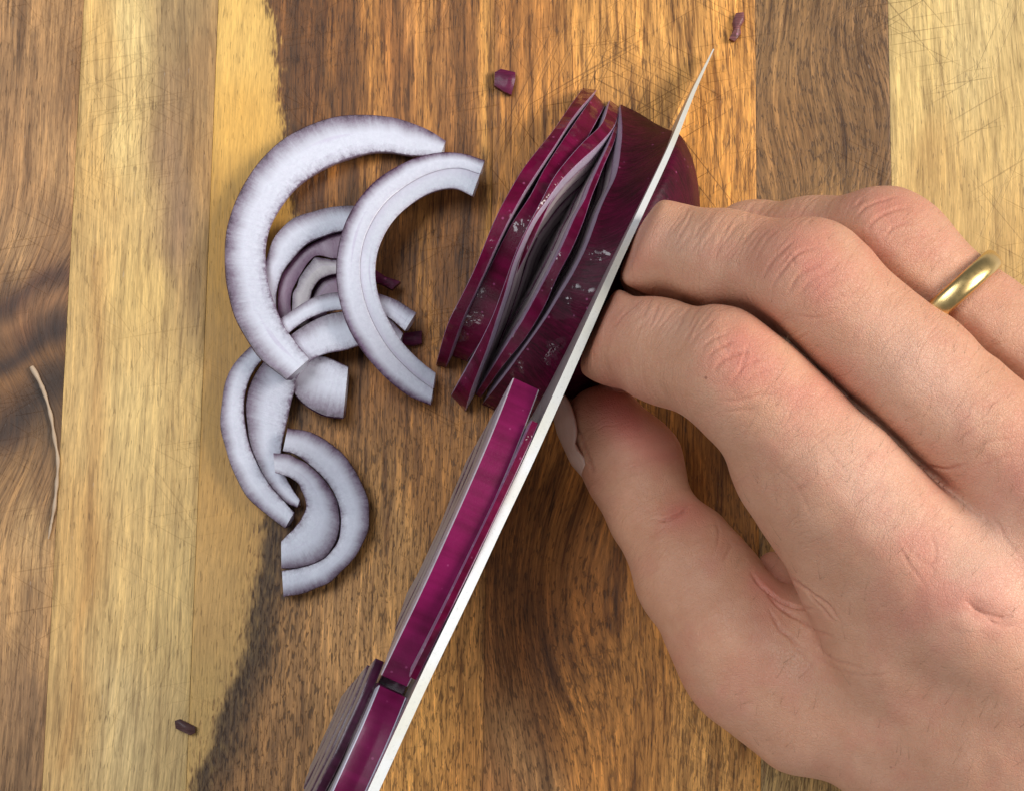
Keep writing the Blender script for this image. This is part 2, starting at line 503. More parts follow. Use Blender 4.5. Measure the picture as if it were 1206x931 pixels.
def flesh_material(name, white, edge, deep, sss=0.25, streak=1.0, inner=None):
    """cut onion flesh: pale middle, purple towards the skin, fine radial streaks.  uv = (mm along the ring, 0 inner..1 outer)"""
    k = N(name)
    uv = k.n('ShaderNodeUVMap', uv_map='UVMap').outputs[0]
    sep = k.n('ShaderNodeSeparateXYZ')
    k.put(sep.inputs[0], uv)
    v = sep.outputs[1]
    rs = k.noise(k.mapping(uv, (1.6, 0.9, 1)), 1, 3, 0.65)
    rb = k.noise(k.mapping(uv, (0.30, 0.8, 1), loc=(5, 2, 0)), 1, 2)
    ps = k.pos()
    gr = k.noise(ps, 1.5, 4, 0.7)
    vv = k.math('ADD', v, k.math('ADD', k.math('MULTIPLY', k.math('SUBTRACT', rs, 0.5), 0.12 * streak),
                                 k.math('ADD', k.math('MULTIPLY', k.math('SUBTRACT', rb, 0.5), 0.22),
                                        k.math('MULTIPLY', k.math('SUBTRACT', gr, 0.5), 0.26))))
    c = k.ramp(vv, [(0.0, edge if inner is None else inner), (0.08, (*[0.65 * a + 0.35 * b for a, b in zip(white[:3], (inner or edge)[:3])], 1)), (0.24, white), (0.52, white),
                    (0.66, mixc(white, edge, 0.30)), (0.78, mixc(white, edge, 0.68)), (0.89, edge), (0.95, mixc(edge, deep, 0.55)), (0.985, deep)], 'LINEAR')
    c = k.mix(1.0, c, k.ramp(gr, [(0.25, (0.86, 0.86, 0.88, 1)), (0.72, (1.03, 1.03, 1.03, 1))], 'LINEAR'), 'MULTIPLY')
    # thin purple blush lines along the ring
    bl = k.noise(k.mapping(uv, (0.05, 4.0, 1), loc=(2, 8, 0)), 1, 2)
    c = k.mix(k.step(bl, 0.60, 0.75, 0, 0.22), c, rgba(150, 110, 165)[:3])
    h = k.math('ADD', k.math('MULTIPLY', gr, 0.5), k.math('MULTIPLY', rs, 0.6))
    k.bump(h, 0.35, 0.0003)
    return k.set(Base_Color=c, Roughness=0.38, Specular_IOR_Level=0.45, Subsurface_Weight=sss, Coat_Weight=0.2, Coat_Roughness=0.25,
                 Subsurface_Radius=(1.0, 0.75, 0.9), Subsurface_Scale=0.0012)


def skin_material(name, a, b, rough=0.28, coat=0.4, glint=False, low_end=False):
    k = N(name)
    ps = k.pos()
    uv = k.n('ShaderNodeUVMap', uv_map='UVMap').outputs[0]
    st = k.noise(k.mapping(uv, (0.35, 5.0, 1)), 1, 4, 0.6, 0.4)
    bl = k.noise(ps, 0.22, 3)
    c = k.ramp(k.math('MULTIPLY_ADD', k.math('SUBTRACT', bl, 0.5), 0.7, st), [(0.3, a), (0.72, b)], 'LINEAR')
    fl = k.voro(k.mapping(ps, (1, 1, 1)), 0.42)
    c = k.mix(k.step(fl, 0.05, 0.12, 0.35, 0.0), c, (0.55, 0.12, 0.30))
    mic = k.noise(ps, 2.4, 4, 0.7)
    k.bump(k.math('ADD', k.math('MULTIPLY', mic, 0.7), st), 0.22 if not glint else 0.3, 0.0002)
    wet = k.step(k.noise(k.mapping(ps, (1, 1, 1), loc=(7, 3, 1)), 0.26, 1.5), 0.555, 0.61, 0.0, 0.85)
    if low_end:                                  # the wet end nearest the viewer
        sp_ = k.n('ShaderNodeSeparateXYZ')
        k.put(sp_.inputs[0], uv)
        wet = k.math('MULTIPLY', wet, k.step(sp_.outputs[1], 10.0, 14.0))
    if glint:
        cb = k.n('ShaderNodeBump')
        k.put(cb.inputs['Height'], k.noise(k.mapping(ps, (0.75, 0.75, 0.75)), 1, 1.5, 0.5))
        cb.inputs['Strength'].default_value = 1.0
        cb.inputs['Distance'].default_value = 0.0003
        k.t.links.new(cb.outputs[0], k.b.inputs['Coat Normal'])
    return k.set(Base_Color=c, Roughness=k.math('MULTIPLY_ADD', mic, 0.22, rough - 0.1), Specular_IOR_Level=0.14 if glint else 0.22,
                 Coat_Weight=wet if glint else coat, Coat_Roughness=0.05 if glint else 0.1)


FLESH = flesh_material('onion_flesh', (0.65, 0.65, 0.735, 1), (0.185, 0.130, 0.185, 1), (0.045, 0.012, 0.036, 1))
FLESH_PLAIN = flesh_material('onion_flesh_pale', (0.64, 0.65, 0.73, 1), (0.60, 0.58, 0.68, 1), (0.56, 0.52, 0.62, 1), inner=(0.36, 0.31, 0.38, 1))
FLESH_OUT = flesh_material('onion_flesh_outer', (0.65, 0.65, 0.735, 1), (0.185, 0.130, 0.185, 1), (0.045, 0.012, 0.036, 1), inner=(0.60, 0.58, 0.67, 1))
FLESH_RIM = flesh_material('onion_flesh_rim', (0.42, 0.33, 0.40, 1), (0.40, 0.29, 0.38, 1), (0.26, 0.10, 0.20, 1), 0.1, 1.6, (0.16, 0.05, 0.11, 1))
FLESH_PLAIN2 = flesh_material('onion_flesh_lilac', (0.50, 0.42, 0.52, 1), (0.50, 0.41, 0.51, 1), (0.34, 0.20, 0.32, 1), 0.1, 1.6, (0.20, 0.10, 0.17, 1))
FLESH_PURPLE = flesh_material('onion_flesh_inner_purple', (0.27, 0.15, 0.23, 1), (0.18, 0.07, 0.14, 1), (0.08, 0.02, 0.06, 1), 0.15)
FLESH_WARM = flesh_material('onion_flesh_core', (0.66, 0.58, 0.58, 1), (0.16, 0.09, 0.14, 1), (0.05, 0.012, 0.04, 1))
FLESH_DIM = flesh_material('onion_flesh_shaded', (0.50, 0.43, 0.43, 1), (0.36, 0.27, 0.30, 1), (0.16, 0.07, 0.12, 1), 0.1)  # grey-mauve takes the shade between standing slices into the flesh colour
MEMBRANE = skin_material('onion_membrane', (0.30, 0.20, 0.31, 1), (0.46, 0.38, 0.47, 1), 0.4, 0.1)
SKIN_DARK = skin_material('onion_skin_dark', (0.030, 0.004, 0.014, 1), (0.085, 0.012, 0.045, 1), 0.3, 0.3)
SKIN_RED = skin_material('onion_skin_crimson', (0.060, 0.0007, 0.012, 1), (0.135, 0.002, 0.034, 1), 0.30, 0.0, True)
SKIN_BODY = skin_material('onion_skin_maroon', (0.026, 0.0004, 0.006, 1), (0.078, 0.0012, 0.019, 1), 0.42, 0.5, True, True)
SKIN_MAGENTA = skin_material('onion_skin_magenta', (0.115, 0.0015, 0.036, 1), (0.20, 0.005, 0.070, 1), 0.36, 0.15)

NU = 110


def ribbon(name, outer, inner, ztop, thick, parent, mats, wav=0.18, seed=0, label=None, bev=0.22):
    """a layer of onion lying on its cut face: flat curved bar between two edges seen from above"""
    o2, i2 = catmull(outer, NU), catmull(inner, NU)
    zt = catmull(ztop, NU)[:, 0]
    t = np.linspace(0, 1, NU)
    rows = np.r_[0.0, 0.02, np.linspace(0.07, 0.93, 10), 0.98, 1.0]       # 0 inner .. 1 outer
    M = len(rows)
    top = np.zeros((NU, M, 3))
    bot = np.zeros((NU, M, 3))
    ulen = 0.0
    U = np.zeros(NU)
    nz = np.array([vnoise(np.array([a * 16.0]), np.array([seed * 3.3]), seed)[0] for a in t])
    nz2 = np.array([vnoise(np.array([a * 11.0 + 50]), np.array([seed * 1.3]), seed + 1)[0] for a in t])
    for a in range(NU):
        po, pi = P(*o2[a], zt[a]), P(*i2[a], zt[a])
        w = (po - pi) / (np.linalg.norm(po - pi) + 1e-9)
        po = po + w * nz[a] * wav
        pi = pi - w * nz2[a] * wav
        for j, r in enumerate(rows):
            p = pi + (po - pi) * r
            p[2] += 0.10 * math.sin(math.pi * r) + 0.05 * nz[a]
            q = p.copy()
            q[2] = zt[a] - thick
            if j in (0, M - 1):
                p[2] -= bev
            q[:2] += 0.75 * w[:2] * (0.5 - r) * 2
            top[a, j], bot[a, j] = p, q
        if a:
            U[a] = U[a - 1] + np.linalg.norm(top[a, M // 2] - top[a - 1, M // 2])
    V = np.concatenate([top.reshape(-1, 3), bot.reshape(-1, 3)])
    uvc = np.stack([np.repeat(U + seed * 37.0, M), np.tile(rows, NU)], -1)
    uvc = np.concatenate([uvc, uvc])
    T = np.arange(NU * M).reshape(NU, M)
    B = T + NU * M
    F, mi = [], []
    for a in range(NU - 1):
        for j in range(M - 1):
            F.append((T[a, j], T[a, j + 1], T[a + 1, j + 1], T[a + 1, j])); mi.append(0)
            F.append((B[a, j], B[a + 1, j], B[a + 1, j + 1], B[a, j + 1])); mi.append(0)
        F.append((T[a, 0], T[a + 1, 0], B[a + 1, 0], B[a, 0])); mi.append(2)
        F.append((T[a, M - 1], B[a, M - 1], B[a + 1, M - 1], T[a + 1, M - 1])); mi.append(1)
    for a, s in ((0, 1), (NU - 1, -1)):
        for j in range(M - 1):
            f = (T[a, j], B[a, j], B[a, j + 1], T[a, j + 1])
            F.append(f[::s]); mi.append(0)
    # turn faces outward whichever way the ring was traced
    c = np.cross(V[T[1, 0]] - V[T[0, 0]], V[T[0, M - 1]] - V[T[0, 0]])
    if c[2] > 0:
        F = [f[::-1] for f in F]
    o = mesh(name, V, F, mats, parent, mi, uvc, sharp=40)
    if label:
        o['label'] = label
    return o


def slice_thing(label, at, group='onion slices lying in the pile'):
    e = empty('onion_slice', P(*at, 0))
    tag(e, label, 'onion slice', group)
    return e


LM = [FLESH, SKIN_DARK, MEMBRANE]
TH = 3.4
# ring slice lying lowest, with small inner layers
s = slice_thing('onion ring slice with small purple core layers, under the crossing crescents', (340, 350))
C_in = [(440, 276), (402, 273), (372, 283), (348, 300), (330, 325), (326, 355), (330, 390), (345, 410), (362, 417), (385, 420), (410, 432)]
ribbon('onion_layer', [(440, 243), (409, 241), (375, 246), (345, 258), (322, 280), (312, 310), (309, 350), (315, 400), (330, 440), (350, 468), (378, 488), (404, 493)],
       C_in, [3.6] * 6 + [3.6, 3.8, 4.0, 4.2], TH, s, LM, seed=3)
ribbon('onion_layer', [(430, 274), (402, 274), (372, 284), (349, 301), (331, 326), (327, 355), (331, 389)],
       [(430, 306), (398, 305), (371, 303), (353, 324), (344, 344), (343, 365), (345, 385)], [2.0] * 4, 1.9, s, [FLESH_PURPLE, SKIN_DARK, MEMBRANE], seed=4)
ribbon('onion_layer', [(440, 312), (420, 308), (396, 306), (371, 304), (354, 325), (345, 345), (344, 365), (346, 385)],
       [(440, 326), (420, 320), (398, 321), (378, 328), (368, 341), (364, 355), (364, 370), (366, 385)], [3.3] * 4, 3.2, s, [FLESH_WARM, SKIN_DARK, MEMBRANE], seed=5, wav=0.3)
ribbon('onion_layer', [(440, 327), (420, 321), (398, 322), (378, 329), (369, 342), (365, 356), (365, 372), (367, 385)],
       [(440, 345), (425, 345), (410, 346), (398, 350), (390, 356), (386, 364), (385, 375), (386, 385)], [1.6] * 4, 1.5, s, [FLESH_PURPLE, SKIN_DARK, MEMBRANE], seed=6)
# two-layer ring: over the first one at its right end, running down the left of the pile
s = slice_thing('two layered onion slice curving down the left side of the pile', (300, 480))
zE = [7.4, 7.4, 7.5, 7.3, 6.6, 5.2, 4.2, 3.7, 3.6, 3.6, 3.6]
mE = [(477, 389), (455, 373), (425, 365), (395, 366), (365, 376), (342, 392), (316, 415), (298, 440), (288, 470), (290, 505), (300, 540), (318, 570), (336, 590), (347, 602)]
ribbon('onion_layer', [(491, 367), (465, 352), (430, 343), (395, 344), (360, 355), (328, 378), (300, 402), (275, 428), (262, 460), (260, 500), (268, 540), (285, 575), (308, 602), (336, 621)],
       mE, zE, TH, s, LM, seed=7)
ribbon('onion_layer', [(475, 392)] + [(a + 1.5, b + 1.5) for a, b in mE[1:-1]] + [(350, 597)],
       [(466, 413), (450, 403), (428, 405), (405, 412), (385, 416), (366, 426), (352, 441), (344, 465), (339, 490), (334, 515), (331, 540), (336, 560), (346, 578), (353, 588)],
       [z - 0.25 for z in zE], TH, s, LM, seed=8)
# half ring at the bottom of the pile
s = slice_thing('half ring of two onion layers at the bottom end of the pile', (385, 610))
mG = [(333, 531), (346, 535), (368, 550), (390, 575), (401, 603), (398, 635), (380, 658), (355, 668), (332, 671)]
zG = [6.6, 5.2, 4.2, 3.7, 3.6, 3.6, 3.6]
ribbon('onion_layer', [(339, 503), (370, 510), (400, 530), (425, 565), (436, 605), (425, 645), (400, 675), (370, 694), (334, 702)], mG, zG, TH, s, LM, seed=9)
ribbon('onion_layer', [(322, 533)] + [(a - 1.2, b + 0.6) for a, b in mG[1:-1]] + [(331.5, 670)],
       [(324, 556), (343, 563), (356, 577), (360, 595), (355, 610), (346, 621), (338, 629), (331, 636)], [7.4, 6.4, 5.0, 4.2, 3.9, 3.8, 3.8], TH, s, LM, seed=10)
# big crescent on top left
s = slice_thing('largest single onion crescent, top left of the pile', (285, 310))
ribbon('onion_layer', [(525, 166), (500, 150), (460, 138), (420, 135), (370, 145), (325, 170), (290, 210), (268, 262), (264, 320), (277, 375), (300, 415), (337, 447)],
       [(519, 182), (490, 183), (460, 180), (430, 182), (395, 192), (365, 208), (340, 232), (318, 268), (312, 305), (318, 345), (335, 385), (365, 422)],
       [3.6, 3.6, 3.6, 3.8, 4.6, 6.2, 8.4, 9.8], TH, s, LM, seed=11)
# crescent with two layers crossing over
s = slice_thing('onion crescent of two layers crossing over the pile, nearest the cut onion', (430, 320))
oB = np.array([(571, 189), (545, 181), (515, 180), (480, 190), (440, 215), (410, 255), (397, 300), (398, 345), (412, 390), (440, 430), (475, 462), (507, 477)], float)
iB = np.array([(556, 231), (535, 222), (510, 226), (485, 240), (462, 262), (447, 290), (442, 318), (445, 345), (455, 372), (473, 402), (495, 425), (513, 439)], float)
fr = np.array([.38, .42, .48, .52, .55, .58, .6, .62, .62, .6, .58, .5])[:, None]
zB = [7.6, 7.6, 8.4, 10.2, 11.2, 11.2, 10.0, 7.0, 3.8]
ribbon('onion_layer', oB, oB * (1 - fr) + iB * fr, zB, TH, s, [FLESH_OUT, SKIN_DARK, MEMBRANE], seed=12, wav=0, bev=0.05)
ribbon('onion_layer', oB * (1 - fr - .003) + iB * (fr + .003), iB, [z - 0.12 for z in zB], TH, s, [FLESH_PLAIN, SKIN_DARK, MEMBRANE], seed=12, wav=0, bev=0.05)


def unit(v):
    return v / np.linalg.norm(v)


def arch(name, c, ea, eh, en, ro, ri, ratio, thick, th0, th1, parent, mats, seed=0, tilt=0.0, nu=72, bow=0.0, pw=(1, 1), wave=0.0, wseed=0, slant=0.0, taper=0.0):
    """one layer of a slice standing on edge: a piece of an elliptic half ring, thickness along en"""
    th = np.linspace(th0, th1, nu)
    rows = np.r_[0.0, 0.03, np.linspace(0.1, 0.9, 5), 0.97, 1.0]
    M = len(rows)
    sides = np.zeros((2, nu, M, 3))
    for a, t_ in enumerate(th):
        wob = 0.22 * vnoise(np.array([t_ * 4.0]), np.array([seed * 2.7]), seed)[0]
        t_0 = t_
        for j, r in enumerate(rows):
            t_ = t_0 - (slant * (1 - r) if a == 0 else 0)
            R = ri + (ro - ri) * r + wob * r
            p = c + ea * (R * math.copysign(abs(math.cos(t_))**pw[0], math.cos(t_))) + eh * (R * ratio * abs(math.sin(t_))**pw[1])
            edge = 0.18 if j in (0, M - 1) else 0.0
            off = bow * (math.cos(t_) * R / ro)**2 + wave * vnoise(np.array([t_ * 1.1 + R / ro * math.sin(t_) * 0.8 + 5]), np.array([wseed * 7.7]), wseed)[0] + 0.15 * vnoise(np.array([t_ * 3.1 + 9]), np.array([seed * 1.7]), seed + 2)[0]
            sides[0, a, j] = p + en * (edge + off)
            sides[1, a, j] = p + en * (thick * (1 - taper * (1 - abs(math.sin(t_0))**0.7)) - edge * (1 - taper) + off)
    V = sides.reshape(-1, 3)
    U = th * ro + seed * 29.0
    uv1 = np.stack([np.repeat(U, M), np.tile(rows, nu)], -1)
    uvc = np.concatenate([uv1, uv1])
    A = np.arange(nu * M).reshape(nu, M)
    B = A + nu * M
    F, mi = [], []
    for a in range(nu - 1):
        for j in range(M - 1):
            F.append((A[a, j], A[a, j + 1], A[a + 1, j + 1], A[a + 1, j])); mi.append(0)
            F.append((B[a, j], B[a + 1, j], B[a + 1, j + 1], B[a, j + 1])); mi.append(0)
        F.append((A[a, 0], A[a + 1, 0], B[a + 1, 0], B[a, 0])); mi.append(2)
        F.append((A[a, M - 1], B[a, M - 1], B[a + 1, M - 1], A[a + 1, M - 1])); mi.append(1)
    for a, sg in ((0, 1), (nu - 1, -1)):
        for j in range(M - 1):
            F.append((A[a, j], B[a, j], B[a, j + 1], A[a, j + 1])[::sg]); mi.append(0)
    if np.dot(np.cross(ea, eh), en) > 0:
        F = [f[::-1] for f in F]
    return mesh(name, V, F, mats, parent, mi, uvc, sharp=40)


def frame_from(e1, e2, apex, ratio):
    """standing slice through two board points and an apex pixel: centre, ea, eh, en (towards the right), radius"""
    a, b = P(*e1, 0.3), P(*e2, 0.3)
    c = (a + b) / 2
    R = np.linalg.norm(a - b) / 2
    ea = unit(a - b)
    lo, hi = 1.0, 60.0
    for _ in range(40):
        z = (lo + hi) / 2
        if np.linalg.norm(P(*apex, z) - c) < R * ratio:
            lo = z
        else:
            hi = z
    up = P(*apex, z) - c
    up = up - ea * np.dot(up, ea)
    eh = unit(up)
    en = unit(np.cross(ea, eh))
    if en[0] < 0:
        en = -en
    return c, ea, eh, en, R


RINGS = [(1.0, 0.885), (0.878, 0.775), (0.768, 0.665), (0.658, 0.55), (0.543, 0.43), (0.423, 0.30), (0.293, 0.16), (0.153, 0.02)]


CM = [FLESH_RIM, SKIN_RED, MEMBRANE]
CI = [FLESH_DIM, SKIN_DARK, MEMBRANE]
G2 = 'upright slices just cut from the half onion'
NT = 84


def edge_curve(px, zmax, wob=0.0, seed=0, p=0.62):
    """cut edge of a slice standing on the board: rises from the board at both ends"""
    q = catmull(px, NT)
    t = np.linspace(0, 1, NT)
    z = 0.3 + zmax * np.sin(np.pi * t)**p
    e = np.array([P(a, b, c_) for (a, b), c_ in zip(q, z)])
    if wob:
        w = np.stack([vnoise(t * 9 + 3, t * 0 + seed * 1.7, seed), vnoise(t * 9 + 40, t * 0 + seed * 2.3, seed + 1), vnoise(t * 22, t * 0 + seed, seed + 2) * 0.5], -1)
        e = e + w * wob * np.sin(np.pi * t)[:, None]
    return e


def traced_slice(label, left, right, zmax, mats, mats_in, seed, rings=RINGS, lshift=(0, 0), rshift=(0, 0), wob=0.06, outer=None):
    """upright slice: skin strip between two traced edges, both cut faces falling to the board as nested layers"""
    L, R_e = edge_curve(left, zmax, wob, seed), edge_curve(right, zmax, wob, seed + 5)
    cl = (L[0] + L[-1]) / 2 + np.array([lshift[0], lshift[1], 0])
    cr_ = (R_e[0] + R_e[-1]) / 2 + np.array([rshift[0], rshift[1], 0])
    root = empty('onion_slice', (cl + cr_) / 2 * np.array([1, 1, 0]))
    tag(root, label, 'onion slice', G2)
    arc = np.r_[0, np.cumsum(np.linalg.norm(np.diff(L, axis=0), axis=1))]
    for q, (ra, rb) in enumerate(rings):
        rows = np.r_[0.0, 0.04, np.linspace(0.12, 0.88, 4), 0.96, 1.0]
        M = len(rows)
        sd = np.zeros((2, NT, M, 3))
        for j, r_ in enumerate(rows):
            f = rb + (ra - rb) * r_
            jit = 1 + 0.012 * vnoise(np.linspace(0, 7, NT), np.full(NT, q * 1.3 + seed), seed + q)[:, None] * (1 if q else 0)
            sd[0, :, j] = cl + (L - cl) * f * jit
            sd[1, :, j] = cr_ + (R_e - cr_) * f * jit
        ax_ = unit(cr_ - cl + (R_e[NT // 2] - L[NT // 2]))
        for side, sg in ((0, 1), (1, -1)):               # layers step in and out a little, edges slightly rounded
            dlt = 0.10 * (q % 3 - 1) if q else 0.0
            sd[side] += ax_ * sg * dlt
            sd[side, :, -1] += ax_ * sg * 0.10
            sd[side, :, 0] += ax_ * sg * 0.10
        sd[..., 2] = np.maximum(sd[..., 2], 0.12)
        V = sd.reshape(-1, 3)
        uv1 = np.stack([np.repeat(arc + seed * 31.0 + q * 9, M), np.tile(rows, NT)], -1)
        uvc = np.concatenate([uv1, uv1])
        A = np.arange(NT * M).reshape(NT, M)
        B = A + NT * M
        F, mi = [], []
        for a in range(NT - 1):
            for j in range(M - 1):
                F.append((A[a, j], A[a, j + 1], A[a + 1, j + 1], A[a + 1, j])); mi.append(0)
                F.append((B[a, j], B[a + 1, j], B[a + 1, j + 1], B[a, j + 1])); mi.append(0)
            F.append((A[a, 0], A[a + 1, 0], B[a + 1, 0], B[a, 0])); mi.append(2)
            F.append((A[a, M - 1], B[a, M - 1], B[a + 1, M - 1], A[a + 1, M - 1])); mi.append(1)
        for a, sg in ((0, 1), (NT - 1, -1)):
            for j in range(M - 1):
                F.append((A[a, j], B[a, j], B[a, j + 1], A[a, j + 1])[::sg]); mi.append(0)
        h_ = NT // 2
        nrm = np.cross(V[B[h_, M - 1]] - V[A[h_, M - 1]], V[B[h_ + 1, M - 1]] - V[A[h_, M - 1]])
        if nrm[2] < 0:
            F = [f[::-1] for f in F]
        mesh('onion_layer', V, F, (outer or mats) if q == 0 else mats_in, root, mi, uvc, sharp=40)


E_S1L = [(686, 104), (671, 125), (651, 154), (620, 193), (603, 220), (583, 258), (560, 314), (545, 346), (527, 382), (513, 430)]
E_S1R = [(703, 106), (677, 136), (655, 170), (622, 220), (607, 246), (588, 283), (562, 341), (544, 380), (525, 433)]
E_BL = [(704, 112), (678, 150), (645, 200), (628, 232), (606, 266), (574, 330), (552, 376), (536, 420)]
E_BR = [(708, 122), (690, 155), (668, 194), (643, 238), (618, 292), (592, 344), (568, 390), (545, 424)]
E_S2L = [(721, 119), (712, 146), (690, 168), (672, 188), (655, 210), (637, 244), (614, 290), (597, 335), (581, 378), (557, 425), (534, 466)]
E_S2R = [(731, 128), (723, 150), (704, 172), (683, 191), (660, 215), (641, 241), (629, 258), (616, 284), (605, 310), (595, 345), (586, 373), (573, 413), (556, 457), (548, 484)]
E_S3L = [(729, 132), (719, 164), (705, 195), (697, 212), (688, 235), (678, 253), (661, 291), (647, 318), (633, 345), (615, 378), (592, 413), (575, 440), (560, 464)]
E_S3R = [(732, 134), (724, 166), (711, 196), (704, 214), (698, 229), (688, 260), (674, 293), (656, 328), (641, 362), (619, 398), (591, 433), (566, 468)]
E_BODY = [(731, 123), (733, 150), (731, 177), (726, 206), (714, 231), (706, 250), (692, 290), (677, 320), (660, 348), (640, 380), (614, 416), (594, 443), (568, 476)]
traced_slice('upright onion slice leaning outermost, farthest left from the knife', E_S1L, E_S1R, 24, CM, CI, 20)
traced_slice('upright onion slice sunk low between the outermost slice and the one beside the open gap', [(a - 4, b - 1) for a, b in E_BL], [(a + 5, b + 2) for a, b in E_BR], 22.0, CM, CI, 30)
traced_slice('upright onion slice with a wide pale edge on the left of the open gap', [(a - 3, b - 1) for a, b in E_S2L], E_S2R, 25, CM, CI, 40, outer=[FLESH_PLAIN2, SKIN_RED, MEMBRANE], rshift=(1.0, -0.5))
traced_slice('thin upright onion slice with its shade-toned grey layered face leaning into the open gap', E_S3L, E_S3R, 24.5, CM, CI, 50, lshift=(-1.6, 0.6))

# the half onion itself, root end under the fingers
bc, ba, bh, bn, bR = frame_from((736, 128), (568, 482), (695, 292), 0.93)
half = empty('half_onion', bc)
tag(half, 'glossy dark red half onion lying cut face down under the fingers and knife', 'onion')
PROF = np.array([(0, 1.0), (4, .995), (8, .965), (12, .90), (15, .82), (18, .70), (21, .53), (23.5, .34), (25, .16), (25.6, .03)])
bn_flat = unit(np.array([bn[0], bn[1], 0]))
nth = 90
LB = edge_curve(E_BODY, 25.5, 0.1, 60)
LB = np.stack([np.interp(np.linspace(0, 1, nth), np.linspace(0, 1, NT), LB[:, d_]) for d_ in range(3)], -1)
lbc = (LB[0] + LB[-1]) / 2


def dome(scale, t0, mats, seed, depth=0.12):
    prof = catmull(PROF, 40)
    th = np.linspace(0.0, math.pi, nth)
    vs, uv = [], []
    for t, r in prof:
        tt = t * (0.6 + 0.4 * scale) + t0
        w = max(0.0, 1 - t / 11.0)
        w = w * w * (3 - 2 * w)
        for a_i, a in enumerate(th):
            rr = bR * r * scale * (1 + 0.006 * math.sin(7 * a + seed) + 0.004 * math.sin(17 * a + 2))
            p = (bc + bn_flat * tt + ba * rr * math.copysign(abs(math.cos(a))**0.94, math.cos(a))
                 + (bh - bn_flat * np.dot(bh, bn_flat) * min(1, tt / 22)) * rr * 0.93 * abs(math.sin(a))**0.85)
            tr = lbc + (LB[a_i] - lbc) * scale * r + bn_flat * tt
            vs.append(p * (1 - w) + tr * w)
            uv.append((tt, a * 9.0))
    V = np.array(vs)
    V[:, 2] = np.maximum(V[:, 2], 0.25)
    n = len(prof)
    I = np.arange(n * nth).reshape(n, nth)
    F = [(I[i, j], I[i, j + 1], I[i + 1, j + 1], I[i + 1, j]) for i in range(n - 1) for j in range(nth - 1)]
    mi = [1] * len(F)
    rows = np.linspace(1, 1 - depth, 5)
    base = len(V)
    add = []
    for r in rows:
        for a_i, a in enumerate(th):
            add.append(lbc + (LB[a_i] - lbc) * scale * r + bn_flat * (t0 - 0.02))
            uv.append((a * bR, (r - 1 + depth) / depth))
    add = np.array(add)
    add[:, 2] = np.maximum(add[:, 2], 0.2)
    V = np.vstack([V, add])
    J = base + np.arange(5 * nth).reshape(5, nth)
    for i in range(4):
        for j in range(nth - 1):
            F.append((J[i, j], J[i + 1, j], J[i + 1, j + 1], J[i, j + 1])); mi.append(0)
    nrm = np.cross(V[I[5, 41]] - V[I[5, 40]], V[I[6, 40]] - V[I[5, 40]])
    if np.dot(nrm, V[I[5, 40]] - bc) < 0:
        F = [f[::-1] for f in F]
    return mesh('onion_layer', V, F, mats, half, mi, np.array(uv), sharp=40)


dome(1.0, 0.0, [FLESH_RIM, SKIN_BODY, MEMBRANE], 1)
for q, s_ in enumerate((0.88, 0.76, 0.64, 0.52, 0.40, 0.28)):
    dome(s_, 0.05, CI, 2 + q)

# ------------------------------------------------------------------ knife
k = N('blade_steel')
ps = k.pos()
br = k.noise(k.mapping(ps, (0.4, 0.4, 6.0)), 1, 4, 0.6)
sp = k.noise(ps, 0.9, 5, 0.7)
k.bump(k.math('ADD', br, k.math('MULTIPLY', sp, 0.6)), 0.12, 0.0001)
STEEL = k.set(Base_Color=k.mix(k.step(sp, 0.5, 0.75, 0, 0.5), (0.80, 0.80, 0.79), (0.66, 0.65, 0.63)), Metallic=1.0,
              Roughness=k.math('MULTIPLY_ADD', sp, 0.25, 0.26))
k = N('spine_steel_sheen')  # white and cream reflections put into the base colour, under real grey smudges
ps = k.pos()
sp = k.noise(ps, 0.7, 5, 0.7)
spk = k.noise(ps, 2.6, 3, 0.6)
k.bump(sp, 0.15, 0.0002)
SPINE = k.set(Base_Color=k.mix(k.step(spk, 0.55, 0.75, 0, 0.5), k.mix(k.step(k.noise(ps, 0.05, 3), 0.4, 0.6), k.mix(sp, (0.84, 0.84, 0.84), (0.70, 0.70, 0.70)), k.mix(sp, (0.78, 0.75, 0.66), (0.66, 0.63, 0.54))), (0.5, 0.5, 0.48)), Metallic=0.3,
              Roughness=k.math('MULTIPLY_ADD', sp, 0.3, 0.3))
k = N('handle_wood')
hw = k.noise(k.mapping(k.pos(), (0.1, 0.1, 0.8)), 1, 5, 0.6)
HANDLE = k.set(Base_Color=k.mix(hw, (0.03, 0.018, 0.012), (0.09, 0.05, 0.03)), Roughness=0.4)

# right edge of the spine as the photograph shows it, with heights and spine widths (mm)
SPN = [(841, 58, 3.0, 0.25), (819, 108, 11, 0.9), (792, 177, 22, 1.35), (759, 249, 31, 1.5), (730, 312, 37, 1.6), (702, 377, 40.5, 1.9), (662, 468, 43, 2.15),
       (626, 548, 44, 2.2), (590, 624, 45, 2.2), (556, 697, 45.5, 2.2), (505, 803, 46, 2.2), (446, 931, 46, 2.2), (415, 997, 46, 2.2), (388, 1055, 46, 2.2)]
sp4 = catmull(SPN, 90)
LEAN = math.tan(math.radians(6.2))
knife = empty('chef_knife', P(505, 803, 0))
tag(knife, 'steel kitchen knife seen along its pale spine, slicing through the half onion', 'knife')
spine_r = np.array([P(a, b, c) for a, b, c, _ in sp4])
kd = unit(spine_r[-1] - spine_r[10])
kd[2] = 0
kd = unit(kd)
kn = np.array([kd[1], -kd[0], 0])            # horizontal, across the blade
if kn[0] > 0:
    kn = -kn                                 # to the left
V, F, mi = [], [], []
rows = 12
